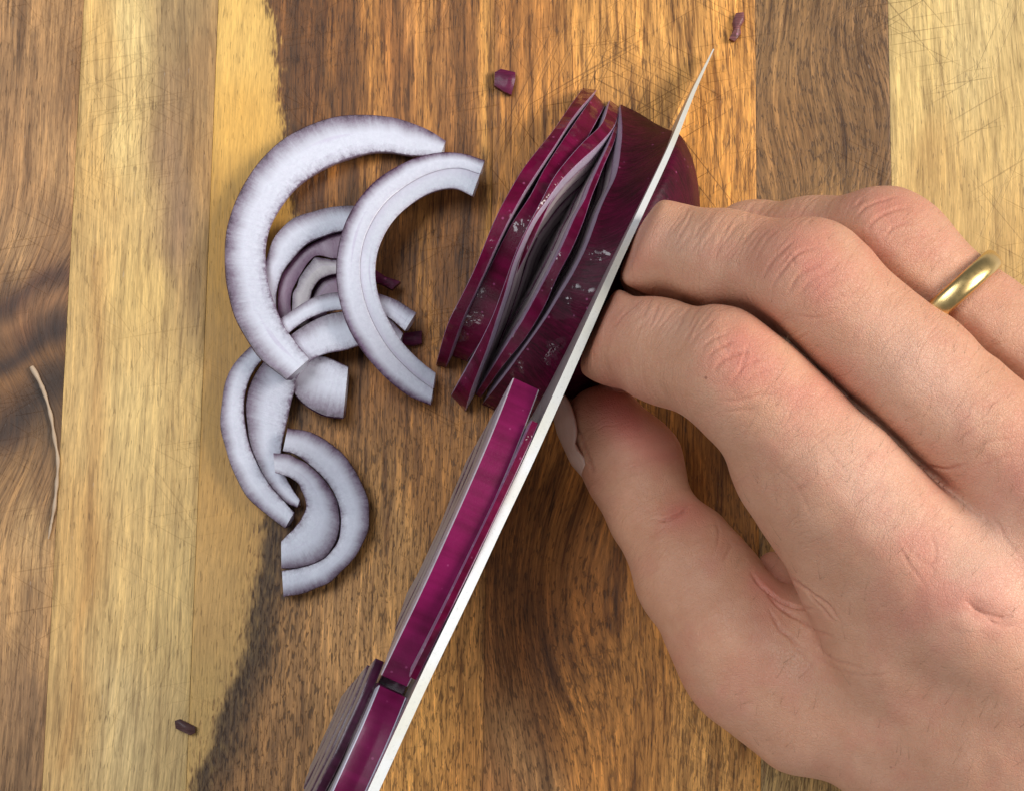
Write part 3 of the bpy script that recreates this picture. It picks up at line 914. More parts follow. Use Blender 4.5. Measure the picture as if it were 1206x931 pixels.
for i in range(len(spine_r)):
    wdt = sp4[i, 3] * 0.66
    z = sp4[i, 2]
    sd = np.linalg.norm((spine_r[i] - spine_r[0])[:2])
    zb = 0.5 + 0.9 * math.exp(-sd / 6.0) if True else 0
    hgt = max(z - zb, 0.4)
    for r in range(rows + 1):
        f = r / rows
        half_w = wdt * (1 - f)**0.8 + 0.06
        mid = spine_r[i] + kn * (wdt / 2 + LEAN * hgt * f) - np.array([0, 0, hgt * f])
        V.append(mid + kn * half_w / 2)
        V.append(mid - kn * half_w / 2)
n = len(spine_r)
I = np.arange(n * (rows + 1) * 2).reshape(n, rows + 1, 2)
for i in range(n - 1):
    F.append((I[i, 0, 0], I[i, 0, 1], I[i + 1, 0, 1], I[i + 1, 0, 0])); mi.append(1)
    for r in range(rows):
        F.append((I[i, r, 0], I[i + 1, r, 0], I[i + 1, r + 1, 0], I[i, r + 1, 0])); mi.append(0)
        F.append((I[i, r, 1], I[i, r + 1, 1], I[i + 1, r + 1, 1], I[i + 1, r, 1])); mi.append(0)
    F.append((I[i, rows, 0], I[i + 1, rows, 0], I[i + 1, rows, 1], I[i, rows, 1])); mi.append(0)
for i, sg in ((0, 1), (n - 1, -1)):
    for r in range(rows):
        F.append((I[i, r, 0], I[i, r + 1, 0], I[i, r + 1, 1], I[i, r, 1])[::sg]); mi.append(0)
nrm = np.cross(V[F[0][1]] - V[F[0][0]], V[F[0][2]] - V[F[0][0]])
if nrm[2] < 0:
    F = [f[::-1] for f in F]
mesh('blade', V, F, [STEEL, SPINE], knife, mi, sharp=30)
# handle, beyond the picture's lower edge
hv, hf = [], []
h0 = spine_r[-1] + kn * 1.1 + kd * 0.0 - np.array([0, 0, 9.0])
ns = 16
prof = [(0, 6.0, 9.5), (3, 7.2, 11), (25, 8, 12), (60, 9, 12.5), (95, 9.5, 13.5), (112, 9, 13), (116, 6, 9)]
for (d, rw, rh) in prof:
    for j in range(ns):
        a = 2 * math.pi * j / ns
        sx = abs(math.cos(a))**0.7 * np.sign(math.cos(a))
        sy = abs(math.sin(a))**0.7 * np.sign(math.sin(a))
        hv.append(h0 + kd * d + kn * rw * sx + np.array([0, 0, rh * sy]))
for i in range(len(prof) - 1):
    for j in range(ns):
        hf.append((i * ns + j, i * ns + (j + 1) % ns, (i + 1) * ns + (j + 1) % ns, (i + 1) * ns + j))
hf.append(tuple(range(ns))[::-1])
hf.append(tuple(range((len(prof) - 1) * ns, len(prof) * ns)))
mesh('handle', hv, hf, HANDLE, knife, sharp=40)


# slices stuck to the blade's left side
def stuck_slice(label, top_px, end_px, ztop, zend, R, th_half, thick, splay, mats, mats_in, seed, rings, group, shift=0.0, slant=0.0):
    """arched slice standing against the blade; top_px / end_px are the ends of its skin's right edge"""
    a, b = P(*top_px, ztop), P(*end_px, zend)
    c0 = (a + b) / 2
    ea = unit(a - b)
    chord = np.linalg.norm(a - b) / 2
    tha = math.acos(min(0.98, chord / R)) if th_half is None else th_half
    eh = np.array([0, 0, 1.0]) - ea * ea[2]
    eh = unit(eh)
    out = unit(np.cross(eh, ea))
    if out[0] > 0:
        out = -out
    eh = unit(eh * math.cos(splay) - out * math.sin(splay))
    out = unit(np.cross(ea, eh))
    if out[0] > 0:
        out = -out
    c = c0 - eh * R * math.sin(tha) + out * shift
    e = empty('onion_slice', c0)
    tag(e, label, 'onion slice', group)
    for q, (ra, rb) in enumerate(rings):
        if R * ra < 2:
            continue
        arch('onion_layer', c, ea, eh, out, R * ra, R * rb, 1.0, thick, tha - 0.11 * min(q, 3) * (slant > 0), math.pi - tha, e, mats if q == 0 else mats_in, seed + q, nu=60, slant=slant if q == 0 else 0)


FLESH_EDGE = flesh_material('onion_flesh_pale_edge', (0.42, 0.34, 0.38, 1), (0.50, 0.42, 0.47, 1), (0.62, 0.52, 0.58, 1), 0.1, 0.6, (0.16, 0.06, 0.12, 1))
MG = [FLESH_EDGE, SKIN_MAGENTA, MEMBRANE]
FLESH_GREY_SHADE = flesh_material('onion_flesh_grey_shade', (0.34, 0.29, 0.28, 1), (0.24, 0.17, 0.19, 1), (0.08, 0.03, 0.05, 1), 0.1)  # darkened flesh copy: shade on the left faces is in the colour
MI = [FLESH_GREY_SHADE, SKIN_DARK, MEMBRANE]
G3 = 'onion slices stuck to the knife blade'
RG = [(1.0, 0.86), (0.853, 0.73), (0.723, 0.60), (0.593, 0.47)]
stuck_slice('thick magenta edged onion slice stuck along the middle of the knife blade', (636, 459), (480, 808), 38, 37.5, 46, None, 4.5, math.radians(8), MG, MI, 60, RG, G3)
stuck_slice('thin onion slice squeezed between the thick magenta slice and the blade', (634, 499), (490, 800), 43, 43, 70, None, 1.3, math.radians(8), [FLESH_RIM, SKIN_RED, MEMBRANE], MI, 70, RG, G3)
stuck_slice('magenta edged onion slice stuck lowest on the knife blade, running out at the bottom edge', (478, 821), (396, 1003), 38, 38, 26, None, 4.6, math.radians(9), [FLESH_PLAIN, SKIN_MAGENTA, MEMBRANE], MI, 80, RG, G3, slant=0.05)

stuck_slice('thin onion slice with painted grey shade lying against the left face of the lowest stack on the blade', (452, 779), (370, 960), 33, 33, 30, None, 1.5, math.radians(10), [FLESH_GREY_SHADE, SKIN_DARK, MEMBRANE], MI, 90, RG, G3)
stuck_slice('outermost and lowest dark onion slice of the stack at the bottom of the blade', (443, 787), (360, 966), 29, 29, 30, None, 1.5, math.radians(11), [FLESH_GREY_SHADE, SKIN_DARK, MEMBRANE], MI, 95, RG, G3)
stuck_slice('dark filler added to close the shaded gap between the two magenta edged slices', (486, 793), (448, 873), 26, 26, 40, None, 4.4, math.radians(9), [FLESH_GREY_SHADE, SKIN_DARK, MEMBRANE], MI, 99, RG, G3)  # added slab, blocks the board where only a dark gap belongs


# ------------------------------------------------------------------ scraps
def chip(name, label, cat, poly, z, th, mat, bend=0.6, seed=0):
    """small curved scrap from a top-view outline"""
    p = np.array([P(a, b, 0) for a, b in poly])
    c = p.mean(0)
    e = 5
    V, F = [], []
    for lay in (0, 1):
        for s_ in np.linspace(1, 0.02, e):
            for q in p:
                w = c + (q - c) * s_
                d = np.linalg.norm((w - c)[:2])
                V.append([w[0], w[1], z + lay * th + bend * (1 - s_ * s_) + 0.1 * vnoise(np.array([w[0]]), np.array([w[1]]), seed)[0]])
    n = len(p)
    for lay in (0, 1):
        for i in range(e - 1):
            for j in range(n):
                f = [lay * e * n + i * n + j, lay * e * n + i * n + (j + 1) % n, lay * e * n + (i + 1) * n + (j + 1) % n, lay * e * n + (i + 1) * n + j]
                F.append(f if lay == 0 else f[::-1])
    for j in range(n):
        F.append([j, e * n + j, e * n + (j + 1) % n, (j + 1) % n])
    V = np.array(V)
    uvc = V[:, :2]
    ar = sum(p[i][0] * p[(i + 1) % n][1] - p[(i + 1) % n][0] * p[i][1] for i in range(n))
    if ar < 0:
        F = [f[::-1] for f in F]
    F = [f[::-1] for f in F]
    o = mesh(name, V, F, mat, None, None, uvc, sharp=40)
    return tag(o, label, cat)


SKIN_SCRAP = skin_material('onion_scrap', (0.06, 0.004, 0.022, 1), (0.13, 0.012, 0.05, 1), 0.4, 0.1)
SKIN_DRY = skin_material('dry_onion_scrap', (0.10, 0.035, 0.035, 1), (0.30, 0.10, 0.10, 1), 0.5, 0.1)
chip('onion_scrap', 'square purple onion scrap above the row of cut slices', 'onion scrap', [(583, 88), (590, 84), (607, 88), (607, 96), (602, 114), (594, 111), (582, 103)], 0.2, 1.1, SKIN_SCRAP, 0.5, 1)
chip('onion_scrap', 'ragged reddish onion scrap beyond the knife tip', 'onion scrap', [(866, 18), (875, 17), (876, 26), (871, 34), (872, 42), (864, 51), (858, 48), (863, 38), (862, 28)], 0.15, 0.9, SKIN_DRY, 0.4, 2)
chip('onion_scrap', 'small brown purple scrap on the pale plank at bottom left', 'onion scrap', [(207, 848), (213, 846), (231, 855), (231, 862), (225, 865), (208, 857)], 0.15, 0.9, skin_material('brown_scrap', (0.05, 0.02, 0.02, 1), (0.11, 0.05, 0.045, 1), 0.5, 0.1), 0.4, 3)
chip('onion_scrap', 'dark purple onion scrap at the right ends of the crossing slices', 'onion scrap', [(476, 394), (497, 391), (497, 406), (487, 408), (474, 406)], 0.2, 1.1, SKIN_SCRAP, 0.3, 4)
chip('onion_scrap', 'pointed purple onion scrap poking out from under the two layered crescent', 'onion scrap', [(432, 318), (442, 322), (455, 331), (473, 337), (463, 346), (450, 339), (434, 336)], 2.2, 1.6, SKIN_SCRAP, 0.3, 5)

# pale root fibre on the left plank
k = N('root_fibre')
FIB = k.set(Base_Color=k.mix(k.noise(k.pos(), 0.5, 3), (0.36, 0.24, 0.15), (0.55, 0.42, 0.30)), Roughness=0.7)
fp = catmull([(37, 432), (44, 444), (52, 462), (60, 490), (64, 515), (68, 540), (67, 565), (64, 595), (60, 618), (57, 634)], 70)
fv, ff = [], []
for i, (a, b) in enumerate(fp):
    p = P(a, b, 0.45)
    q = P(*fp[min(i + 1, 69)], 0.45) - P(*fp[max(i - 1, 0)], 0.45)
    q = unit(q)
    nn = np.array([-q[1], q[0], 0])
    r = 0.30 + 0.08 * math.sin(i * 0.7) + (0.12 if i < 10 else 0) - (0.12 if i > 62 else 0)
    for j in range(6):
        an = 2 * math.pi * j / 6
        fv.append(p + nn * r * math.cos(an) + np.array([0, 0, r * math.sin(an)]))
for i in range(69):
    for j in range(6):
        ff.append((i * 6 + j, i * 6 + (j + 1) % 6, (i + 1) * 6 + (j + 1) % 6, (i + 1) * 6 + j))
ff.append(tuple(range(6)))
ff.append(tuple(range(69 * 6, 70 * 6))[::-1])
tag(mesh('root_fibre', fv, ff, FIB, None, sharp=60), 'thin pale root fibre lying on the dark knot of the leftmost plank', 'root fibre')

# ------------------------------------------------------------------ hand (one continuous skin)
GRID = 0.56
lo = np.array([9.0, -108.0, 2.0])
hi = np.array([128.0, 42.0, 70.0])
shape = np.ceil((hi - lo) / GRID).astype(int)
ax = [lo[d] + GRID * np.arange(shape[d]) for d in range(3)]


def smin(a, b, k_):
    h = np.clip(0.5 + 0.5 * (b - a) / k_, 0, 1)
    return b + (a - b) * h - k_ * h * (1 - h)


def new_field():
    return np.full(tuple(shape), 30.0, np.float32)


def cone(Fd, a, b, ra, rb, k_=2.0, flat=None):
    """tapered capsule blended into field Fd; flat = (unit direction, factor) squashes it"""
    a, b = np.asarray(a, float), np.asarray(b, float)
    pad = max(ra, rb) + k_ + 5
    i0 = [max(0, int((min(a[d], b[d]) - pad - lo[d]) / GRID)) for d in range(3)]
    i1 = [min(shape[d], int((max(a[d], b[d]) + pad - lo[d]) / GRID) + 2) for d in range(3)]
    if any(i1[d] <= i0[d] for d in range(3)):
        return
    sl = tuple(slice(i0[d], i1[d]) for d in range(3))
    X = np.stack(np.meshgrid(*[ax[d][sl[d]] for d in range(3)], indexing='ij'), -1)
    ab = b - a
    L2 = float(ab @ ab) + 1e-9
    t = np.clip(((X - a) @ ab) / L2, 0, 1)
    d = X - (a + t[..., None] * ab)
    if flat is not None:
        u, f = flat
        du = d @ u
        d = d + (du * (1 / f - 1))[..., None] * u
    dist = np.linalg.norm(d, axis=-1) - (ra + (rb - ra) * t)
    Fd[sl] = smin(Fd[sl], dist.astype(np.float32), k_)


def finger(mcp, pip, dip, tip, r, kn=0.7):
    """r: radii at mcp, mid proximal, pip, mid middle, dip, tip"""
    Fd = new_field()
    A, B, C, D = (P(*q) for q in (mcp, pip, dip, tip))
    m1 = A + (B - A) * 0.55
    m2 = B + (C - B) * 0.55
    cone(Fd, A, m1, r[0], r[1], 2.0)
    cone(Fd, m1, B, r[1], r[2], 2.0)
    cone(Fd, B, m2, r[2], r[3], 2.5)
    cone(Fd, m2, C, r[3], r[4], 2.0)
    cone(Fd, C, D, r[4], r[5], 2.0)
    # knuckle cap on the back of the middle joint
    back = unit(unit(B - A) + unit(B - C))
    cone(Fd, B + back * kn - unit(B - A) * 3, B + back * kn + unit(C - B) * 1.0, r[2] - 0.6, r[2] - 1.0, 3.0)
    back2 = unit(unit(C - B) + unit(C - D))
    cone(Fd, C + back2 * 0.4, C + back2 * 0.4 + unit(D - C), r[4] - 0.4, r[4] - 0.5, 2.0)
    return Fd


f_index = finger((1126, 706, 50), (864, 435, 51), (728, 394, 34), (738, 418, 17), (11.4, 10.4, 9.0, 8.4, 7.7, 6.2), 0.45)
f_middle = finger((1230, 574, 53), (955, 334, 54), (778, 299, 38), (782, 336, 17), (11.2, 9.7, 9.0, 8.4, 7.9, 6.4), 0.45)
f_ring = finger((1308, 515, 50), (1042, 295, 49), (890, 291, 33), (868, 312, 15), (10.6, 8.5, 8.8, 7.8, 7.1, 6.0))
f_small = finger((1390, 500, 38), (1172, 405, 28), (1050, 372, 16), (1020, 378, 10), (9.5, 8, 7.4, 6.6, 6.2, 5.4))

cone(f_index, P(935, 560, 45), P(1030, 690, 43), 8.4, 10.0, 6)        # fleshy underside at the root of the index
thumb = new_field()
T0, T1, T2, T3 = P(1205, 950, 34), P(866, 746, 26), P(768, 606, 18), P(712, 502, 14.5)
Tm = P(745, 546, 16)
cone(thumb, T3, Tm, 7.0, 8.1, 2)
cone(thumb, Tm, T2, 8.1, 7.1, 2)
cone(thumb, T2, T2 + (T1 - T2) * 0.5, 7.1, 9.4, 1.2)
cone(thumb, T2 + (T1 - T2) * 0.5, T1, 9.2, 10.2, 2)
cone(thumb, P(812, 652, 18), P(844, 692, 20), 8.1, 8.6, 1.0)           # soft pad of the proximal phalanx
cone(thumb, T1, T0, 10.2, 14.0, 3)
cone(thumb, P(868, 800, 25), P(938, 850, 27), 7.2, 8.0, 4)            # joint bump on the outer side

palm = new_field()
Wi, Wm, Wr, Wp = P(1480, 1085, 44), P(1525, 1010, 46), P(1575, 955, 43), P(1620, 890, 37)
cone(palm, P(1132, 700, 50), Wi, 11.2, 13, 4)
cone(palm, P(1230, 574, 53), Wm, 11.6, 13, 4)
cone(palm, P(1308, 515, 50), Wr, 11.0, 12, 4)
cone(palm, P(1390, 500, 38), Wp, 10, 12, 4)
cone(palm, P(1110, 690, 42), P(1420, 1010, 34), 11, 15, 5)
cone(palm, P(1240, 640, 40), P(1460, 930, 34), 13, 16, 5)
cone(palm, P(1330, 590, 36), P(1540, 880, 32), 12, 15, 5)
cone(palm, P(1160, 860, 37), P(1330, 990, 38), 15, 18, 6)             # muscle between thumb and index
cone(palm, P(1015, 775, 30), P(1180, 860, 38), 11.0, 15, 6)
cone(palm, P(965, 740, 25), P(1060, 800, 33), 8.0, 12, 5)
cone(palm, P(942, 706, 14), P(1060, 725, 25), 6.2, 11, 3)             # fold of the web
cone(palm, P(912, 670, 13), P(1010, 735, 25), 3.2, 7, 2.0)
cone(palm, P(1010, 680, 42), P(1060, 745, 42), 9.0, 11, 5)
# forearm
cone(palm, P(1550, 990, 42), P(1950, 1340, 40), 20, 24, 8)
cone(palm, P(1500, 1050, 40), P(1900, 1400, 40), 17, 22, 8)
# skin webs between the finger roots
cone(palm, P(1108, 585, 46), P(1180, 640, 50), 6.0, 9.5, 4)
cone(palm, P(1195, 480, 46), P(1270, 545, 49), 6.0, 9.5, 4)

def part_fingers(u, v, g=0.45):
    """two fingers pressed together: both give way so that a narrow fold stays between them"""
    h_ = (u - v) / 2
    return np.minimum(-smin(-u, -(h_ + g), 0.8), -smin(-v, -(g - h_), 0.8))


Fd = part_fingers(f_index, f_middle)
Fd = part_fingers(Fd, f_ring)
Fd = smin(Fd, f_small, 0.35)
cone(Fd, P(800, 352, 28), P(900, 385, 40), 4.2, 4.8, 0.6)             # flesh at the bottom of the folds
cone(Fd, P(900, 385, 40), P(1108, 585, 45), 4.8, 6.0, 0.6)
cone(Fd, P(940, 280, 36), P(1200, 480, 46), 4.5, 6.0, 0.6)
# the fingers are pressed flat against the blade
q0, q1 = P(759, 249, 31), P(626, 548, 44)
bdir = unit(q1 - q0)
bnl = np.array([bdir[1], -bdir[0], 0.0])
bnl = unit(bnl if bnl[0] < 0 else -bnl)
bnl = unit(bnl + np.array([0, 0, 0.13]))
plane = ((ax[0][:, None, None] - q0[0]) * bnl[0] + (ax[1][None, :, None] - q0[1]) * bnl[1] + (ax[2][None, None, :] - q0[2]) * bnl[2] + 0.25).astype(np.float32)
Fd = -smin(-Fd, -plane, 1.2)
F2 = smin(palm, thumb, 3.0)
F2 = np.maximum(F2, plane)
Fd = np.minimum(smin(Fd, palm, 2.6), F2)
del plane, F2
Fd[-1, :, :] = Fd[:, 0, :] = Fd[:, -1, :] = Fd[:, :, 0] = Fd[:, :, -1] = 0.5
del f_index, f_middle, f_ring, f_small, palm, thumb


def surface_nets(Fd):
    nx, ny, nz = Fd.shape
    neg = Fd < 0
    acc = np.zeros((nx - 1, ny - 1, nz - 1), np.int8)
    for a in (0, 1):
        for b in (0, 1):
            for c in (0, 1):
                acc += neg[a:nx - 1 + a, b:ny - 1 + b, c:nz - 1 + c]
    cells = np.argwhere((acc > 0) & (acc < 8))
    ids = np.full(acc.shape, -1, np.int64)
    ids[tuple(cells.T)] = np.arange(len(cells))
    s = np.zeros((len(cells), 3))
    cnt = np.zeros(len(cells))
    for d in range(3):
        e1, e2 = [q for q in range(3) if q != d]
        for u in (0, 1):
            for w in (0, 1):
                o = np.zeros(3, int)
                o[e1], o[e2] = u, w
                p0 = cells + o
                p1 = p0.copy()
                p1[:, d] += 1
                v0, v1 = Fd[tuple(p0.T)], Fd[tuple(p1.T)]
                cr = (v0 < 0) != (v1 < 0)
                t = np.where(cr, v0 / np.where(cr, v0 - v1, 1), 0)
                pt = np.tile(o.astype(float), (len(cells), 1))
                pt[:, d] += t
                s += np.where(cr[:, None], pt, 0)
                cnt += cr
    V = lo + (cells + s / cnt[:, None]) * GRID
    quads = []
    for d in range(3):
        e1, e2 = (d + 1) % 3, (d + 2) % 3
        a = [slice(None)] * 3
        b = [slice(None)] * 3
        a[d], b[d] = slice(0, -1), slice(1, None)
        ch = neg[tuple(a)] != neg[tuple(b)]
        pts = np.argwhere(ch)
        ok = (pts[:, e1] > 0) & (pts[:, e2] > 0) & (pts[:, e1] < Fd.shape[e1] - 1) & (pts[:, e2] < Fd.shape[e2] - 1)
        pts = pts[ok]
        q = []
        for (u, w) in ((0, 0), (-1, 0), (-1, -1), (0, -1)):
            c = pts.copy()
            c[:, e1] += u
            c[:, e2] += w
            q.append(ids[tuple(c.T)])
        q = np.stack(q, -1)
        flip = ~neg[tuple(pts.T)]
        q[flip] = q[flip][:, ::-1]
        quads.append(q)
    return V, np.concatenate(quads)


HV, HF = surface_nets(Fd)
del Fd
me = bpy.data.meshes.new('hand_rough')
me.from_pydata((HV * MM).tolist(), [], HF.tolist())
tmp = bpy.data.objects.new('hand_rough', me)
COL.objects.link(tmp)
sm_ = tmp.modifiers.new('s', 'SMOOTH')
sm_.factor = 0.5
sm_.iterations = 2
ss = tmp.modifiers.new('d', 'SUBSURF')
ss.levels = ss.render_levels = 1
dg = bpy.context.evaluated_depsgraph_get()
ev = bpy.data.meshes.new_from_object(tmp.evaluated_get(dg))
bpy.data.objects.remove(tmp)
nv = len(ev.vertices)
co = np.empty(nv * 3, np.float32)
ev.vertices.foreach_get('co', co)
co = co.reshape(-1, 3).astype(float) / MM
no = np.empty(nv * 3, np.float32)
ev.vertices.foreach_get('normal', no)
no = no.reshape(-1, 3).astype(float)
qx, qy = to_px(co)
view = CAM - co
view /= np.linalg.norm(view, axis=1)[:, None]
facing = np.clip((no * view).sum(1) / 0.35, 0, 1)
high = np.clip((co[:, 2] - 8) / 4, 0, 1)

disp = np.zeros(nv)
crease = np.zeros(nv)
jx = 2.6 * vnoise(qx * 0.05, qy * 0.05, 81) + 0.5 * vnoise(qx * 0.2, qy * 0.2, 82)
jy = 2.6 * vnoise(qx * 0.05 + 31, qy * 0.05, 83) + 0.5 * vnoise(qx * 0.2, qy * 0.2 + 11, 84)


def crease_line(poly, depth, w=2.6, fade=True):
    global disp, crease
    pl = np.array(poly, float)
    x0, y0 = pl.min(0) - 14
    x1, y1 = pl.max(0) + 14
    idx = np.where((qx > x0) & (qx < x1) & (qy > y0) & (qy < y1) & (facing > 0))[0]
    if not len(idx):
        return
    d, t = seg_dist(qx[idx] + jx[idx], qy[idx] + jy[idx], catmull(pl, 14) if len(pl) > 2 else pl)
    env = (np.clip(np.minimum(t, 1 - t) / 0.25, 0, 1) if fade else 1.0) * facing[idx]
    g = np.exp(-(d / w)**2) * env
    disp[idx] -= depth * g - depth * 0.15 * np.exp(-((d - 2.2 * w) / (1.4 * w))**2) * env
    crease[idx] = np.maximum(crease[idx], g * min(1, depth / 0.22))


# knuckle wrinkles traced over the index, middle and ring middle joints
for pl, dp in [
    ([(832, 425), (846, 410), (868, 402)], .18), ([(838, 440), (856, 420), (884, 412)], .20), ([(858, 455), (878, 430), (905, 418)], .17),
    ([(876, 458), (890, 440), (912, 432)], .14), ([(880, 402), (874, 425), (872, 440)], .10), ([(825, 412), (838, 398), (860, 392)], .14),
    ([(845, 470), (880, 470), (915, 452)], .10), ([(850, 485), (895, 480)], .08), ([(888, 470), (915, 460), (930, 448)], .10),
    ([(896, 330), (915, 300), (940, 282)], .16), ([(905, 345), (920, 318), (945, 298), (968, 290)], .20), ([(925, 350), (942, 325), (972, 308)], .18),
    ([(938, 352), (960, 328), (988, 316)], .14), ([(956, 355), (978, 338), (1000, 330)], .12), ([(918, 310), (932, 300), (938, 320)], .09),
    ([(985, 345), (1000, 352), (1012, 340)], .09), ([(930, 372), (975, 372), (1010, 360)], .08),
    ([(1005, 262), (1025, 240), (1058, 232)], .16), ([(1018, 275), (1040, 252), (1072, 246)], .18), ([(1035, 285), (1055, 265), (1085, 262)], .14),
    ([(1000, 248), (1020, 232)], .12), ([(1050, 290), (1075, 280), (1100, 282)], .09), ([(1015, 268), (1060, 275), (1090, 270)], .08),
    # web between thumb and index
    ([(884, 668), (900, 692), (930, 712), (962, 722)], .45), ([(895, 690), (925, 720), (960, 742), (985, 750)], .32), ([(918, 668), (940, 688), (975, 712), (990, 735)], .35),
    ([(900, 712), (925, 745), (950, 768)], .20), ([(945, 690), (962, 712), (985, 735)], .22), ([(915, 735), (940, 765), (960, 790)], .12),
    ([(940, 745), (985, 775), (1030, 788)], .12), ([(955, 770), (1005, 792), (1060, 790)], .09),
    # thumb joint
    ([(812, 596), (800, 606), (785, 612), (770, 612)], .5), ([(842, 612), (846, 632), (840, 650)], .10), ([(868, 640), (850, 662)], .10),
    ([(736, 618), (752, 622), (770, 632)], .05),
    # root of the index, dimple over its knuckle
    ([(1060, 625), (1080, 655), (1100, 672), (1085, 690)], .10), ([(1095, 625), (1102, 650), (1092, 668)], .12), ([(1060, 640), (1072, 665), (1090, 690)], .10),
    ([(1135, 705), (1160, 722), (1190, 726)], .30), ([(1150, 715), (1175, 735), (1200, 735)], .18),
    ([(1080, 545), (1110, 552), (1140, 545)], .22), ([(1120, 520), (1150, 500), (1180, 492)], .12), ([(1130, 535), (1165, 520), (1200, 512)], .12),
    ([(1140, 555), (1175, 540), (1206, 535)], .10), ([(1150, 480), (1180, 470)], .10), ([(1165, 600), (1190, 640), (1206, 660)], .08),
    ([(950, 505), (985, 540), (1005, 570)], .06), ([(905, 540), (940, 575), (960, 610)], .05),
]:
    crease_line(pl, dp * 1.15, 1.7)
crease_line([(1135, 705), (1165, 724), (1195, 728)], .5, 11)
crease_line([(662, 468), (672, 486), (684, 512), (697, 552)], 0.25, 2.2, False)
# stretched skin: rows of fine lines across the middle phalanges
R_ = np.random.default_rng(5)


def rows_across(p0, p1, half, ang, nrow, depth):
    p0, p1 = np.array(p0, float), np.array(p1, float)
    for i in range(nrow):
        c = p0 + (p1 - p0) * ((i + R_.uniform(-.3, .3)) / max(1, nrow - 1))
        a = math.radians(ang + R_.uniform(-7, 7))
        l0, l1 = half * R_.uniform(.5, 1.1), half * R_.uniform(.5, 1.1)
        d = np.array([math.cos(a), -math.sin(a)])
        nrm = np.array([d[1], -d[0]])
        c = c + d * R_.uniform(-.3, .3) * half
        crease_line([c - d * l0, c + nrm * R_.uniform(-2, 4), c + d * l1], depth * R_.uniform(.5, 1.2), 1.6)


rows_across((738, 365), (832, 385), 30, 55, 15, .13)
rows_across((790, 270), (905, 285), 34, 58, 16, .13)
rows_across((885, 245), (1000, 242), 20, 60, 10, .11)
rows_across((1000, 545), (1090, 640), 30, 60, 10, .05)
rows_across((885, 500), (960, 580), 40, 45, 8, .05)
rows_across((1015, 390), (1090, 450), 40, 45, 7, .05)
rows_across((1180, 500), (1200, 600), 30, 25, 9, .07)
rows_across((760, 650), (860, 770), 26, 20, 8, .035)
# broad soft relief
disp += 0.22 * vnoise(qx * 0.018, qy * 0.018, 91) + 0.08 * vnoise(qx * 0.05, qy * 0.05, 92)


def blob(x, y, sx, sy, rot=0.0):
    c, s_ = math.cos(math.radians(rot)), math.sin(math.radians(rot))
    dx, dy = qx - x, qy - y
    return np.exp(-(((dx * c + dy * s_) / sx)**2 + ((-dx * s_ + dy * c) / sy)**2))


red = (0.62 * blob(872, 425, 52, 42, 40) + 0.55 * blob(955, 312, 55, 45, 40) + 0.5 * blob(1045, 252, 48, 32, 30)
       + 0.95 * blob(722, 478, 48, 30, 30) + 0.5 * blob(770, 520, 45, 45) + 0.55 * blob(800, 608, 34, 22, -30) + 0.4 * blob(1085, 660, 60, 40, 50)
       + 0.40 * blob(1190, 560, 60, 70) + 0.75 * blob(905, 690, 36, 24, 45) + 0.45 * blob(1100, 720, 50, 35) + 0.3 * blob(960, 470, 60, 40, 45)
       + 0.35 * blob(712, 380, 28, 45) + 0.3 * blob(742, 300, 28, 45) + 0.3 * blob(1190, 720, 40, 40) + 0.22 * blob(840, 800, 60, 60))
red += 0.18 * vnoise(qx * 0.03, qy * 0.03, 95) + 0.12 * vnoise(qx * 0.08, qy * 0.08, 96)
red = np.clip(red, 0, 1)
pale = np.clip(0.55 * blob(1020, 580, 90, 34, 45) + 0.5 * blob(1090, 440, 90, 36, 45) + 0.6 * blob(1170, 700, 60, 60) + 0.4 * blob(1040, 520, 80, 30, 45)
               + 0.35 * blob(800, 280, 60, 22, 10) + 0.35 * blob(780, 375, 50, 18, 15) + 0.4 * blob(1150, 620, 60, 50), 0, 1)
# finger coordinates, for the fine lines that run across each finger
fin = np.zeros((nv, 3))
fw = np.zeros(nv)
bestd = np.full(nv, 1e9)
for q, ch in enumerate(([(1126, 706, 50), (864, 435, 51), (728, 394, 34)], [(1230, 574, 53), (955, 334, 54), (778, 299, 38)],
                        [(1308, 515, 50), (1042, 295, 49), (890, 291, 33)], [(866, 746, 26), (768, 606, 18), (715, 503, 14.5)])):
    pts = [P(*c_) for c_ in ch]
    s0 = 0.0
    for a_, b_ in zip(pts[:-1], pts[1:]):
        L_ = np.linalg.norm(b_ - a_)
        u_ = (b_ - a_) / L_
        t_ = np.clip((co - a_) @ u_, 0, L_)
        dv = co - a_ - t_[:, None] * u_
        d_ = np.linalg.norm(dv, axis=1)
        side = unit(np.cross(u_, [0, 0, 1.0]))
        w_ = d_ < bestd
        bestd = np.where(w_, d_, bestd)
        fin[w_] = np.stack([s0 + t_, dv @ side, np.full(nv, 40.0 * q)], -1)[w_]
        fw[w_] = (np.clip((14 - d_) / 3, 0, 1) * (np.clip(t_ / 14, 0, 1) if s0 == 0 else 1))[w_]
        s0 += L_
fin[:, 0] += 0.9 * vnoise(qx * .03, qy * .03, 97) + 0.4 * vnoise(qx * .08, qy * .08, 98)
co2 = co + no * (disp * high)[:, None]

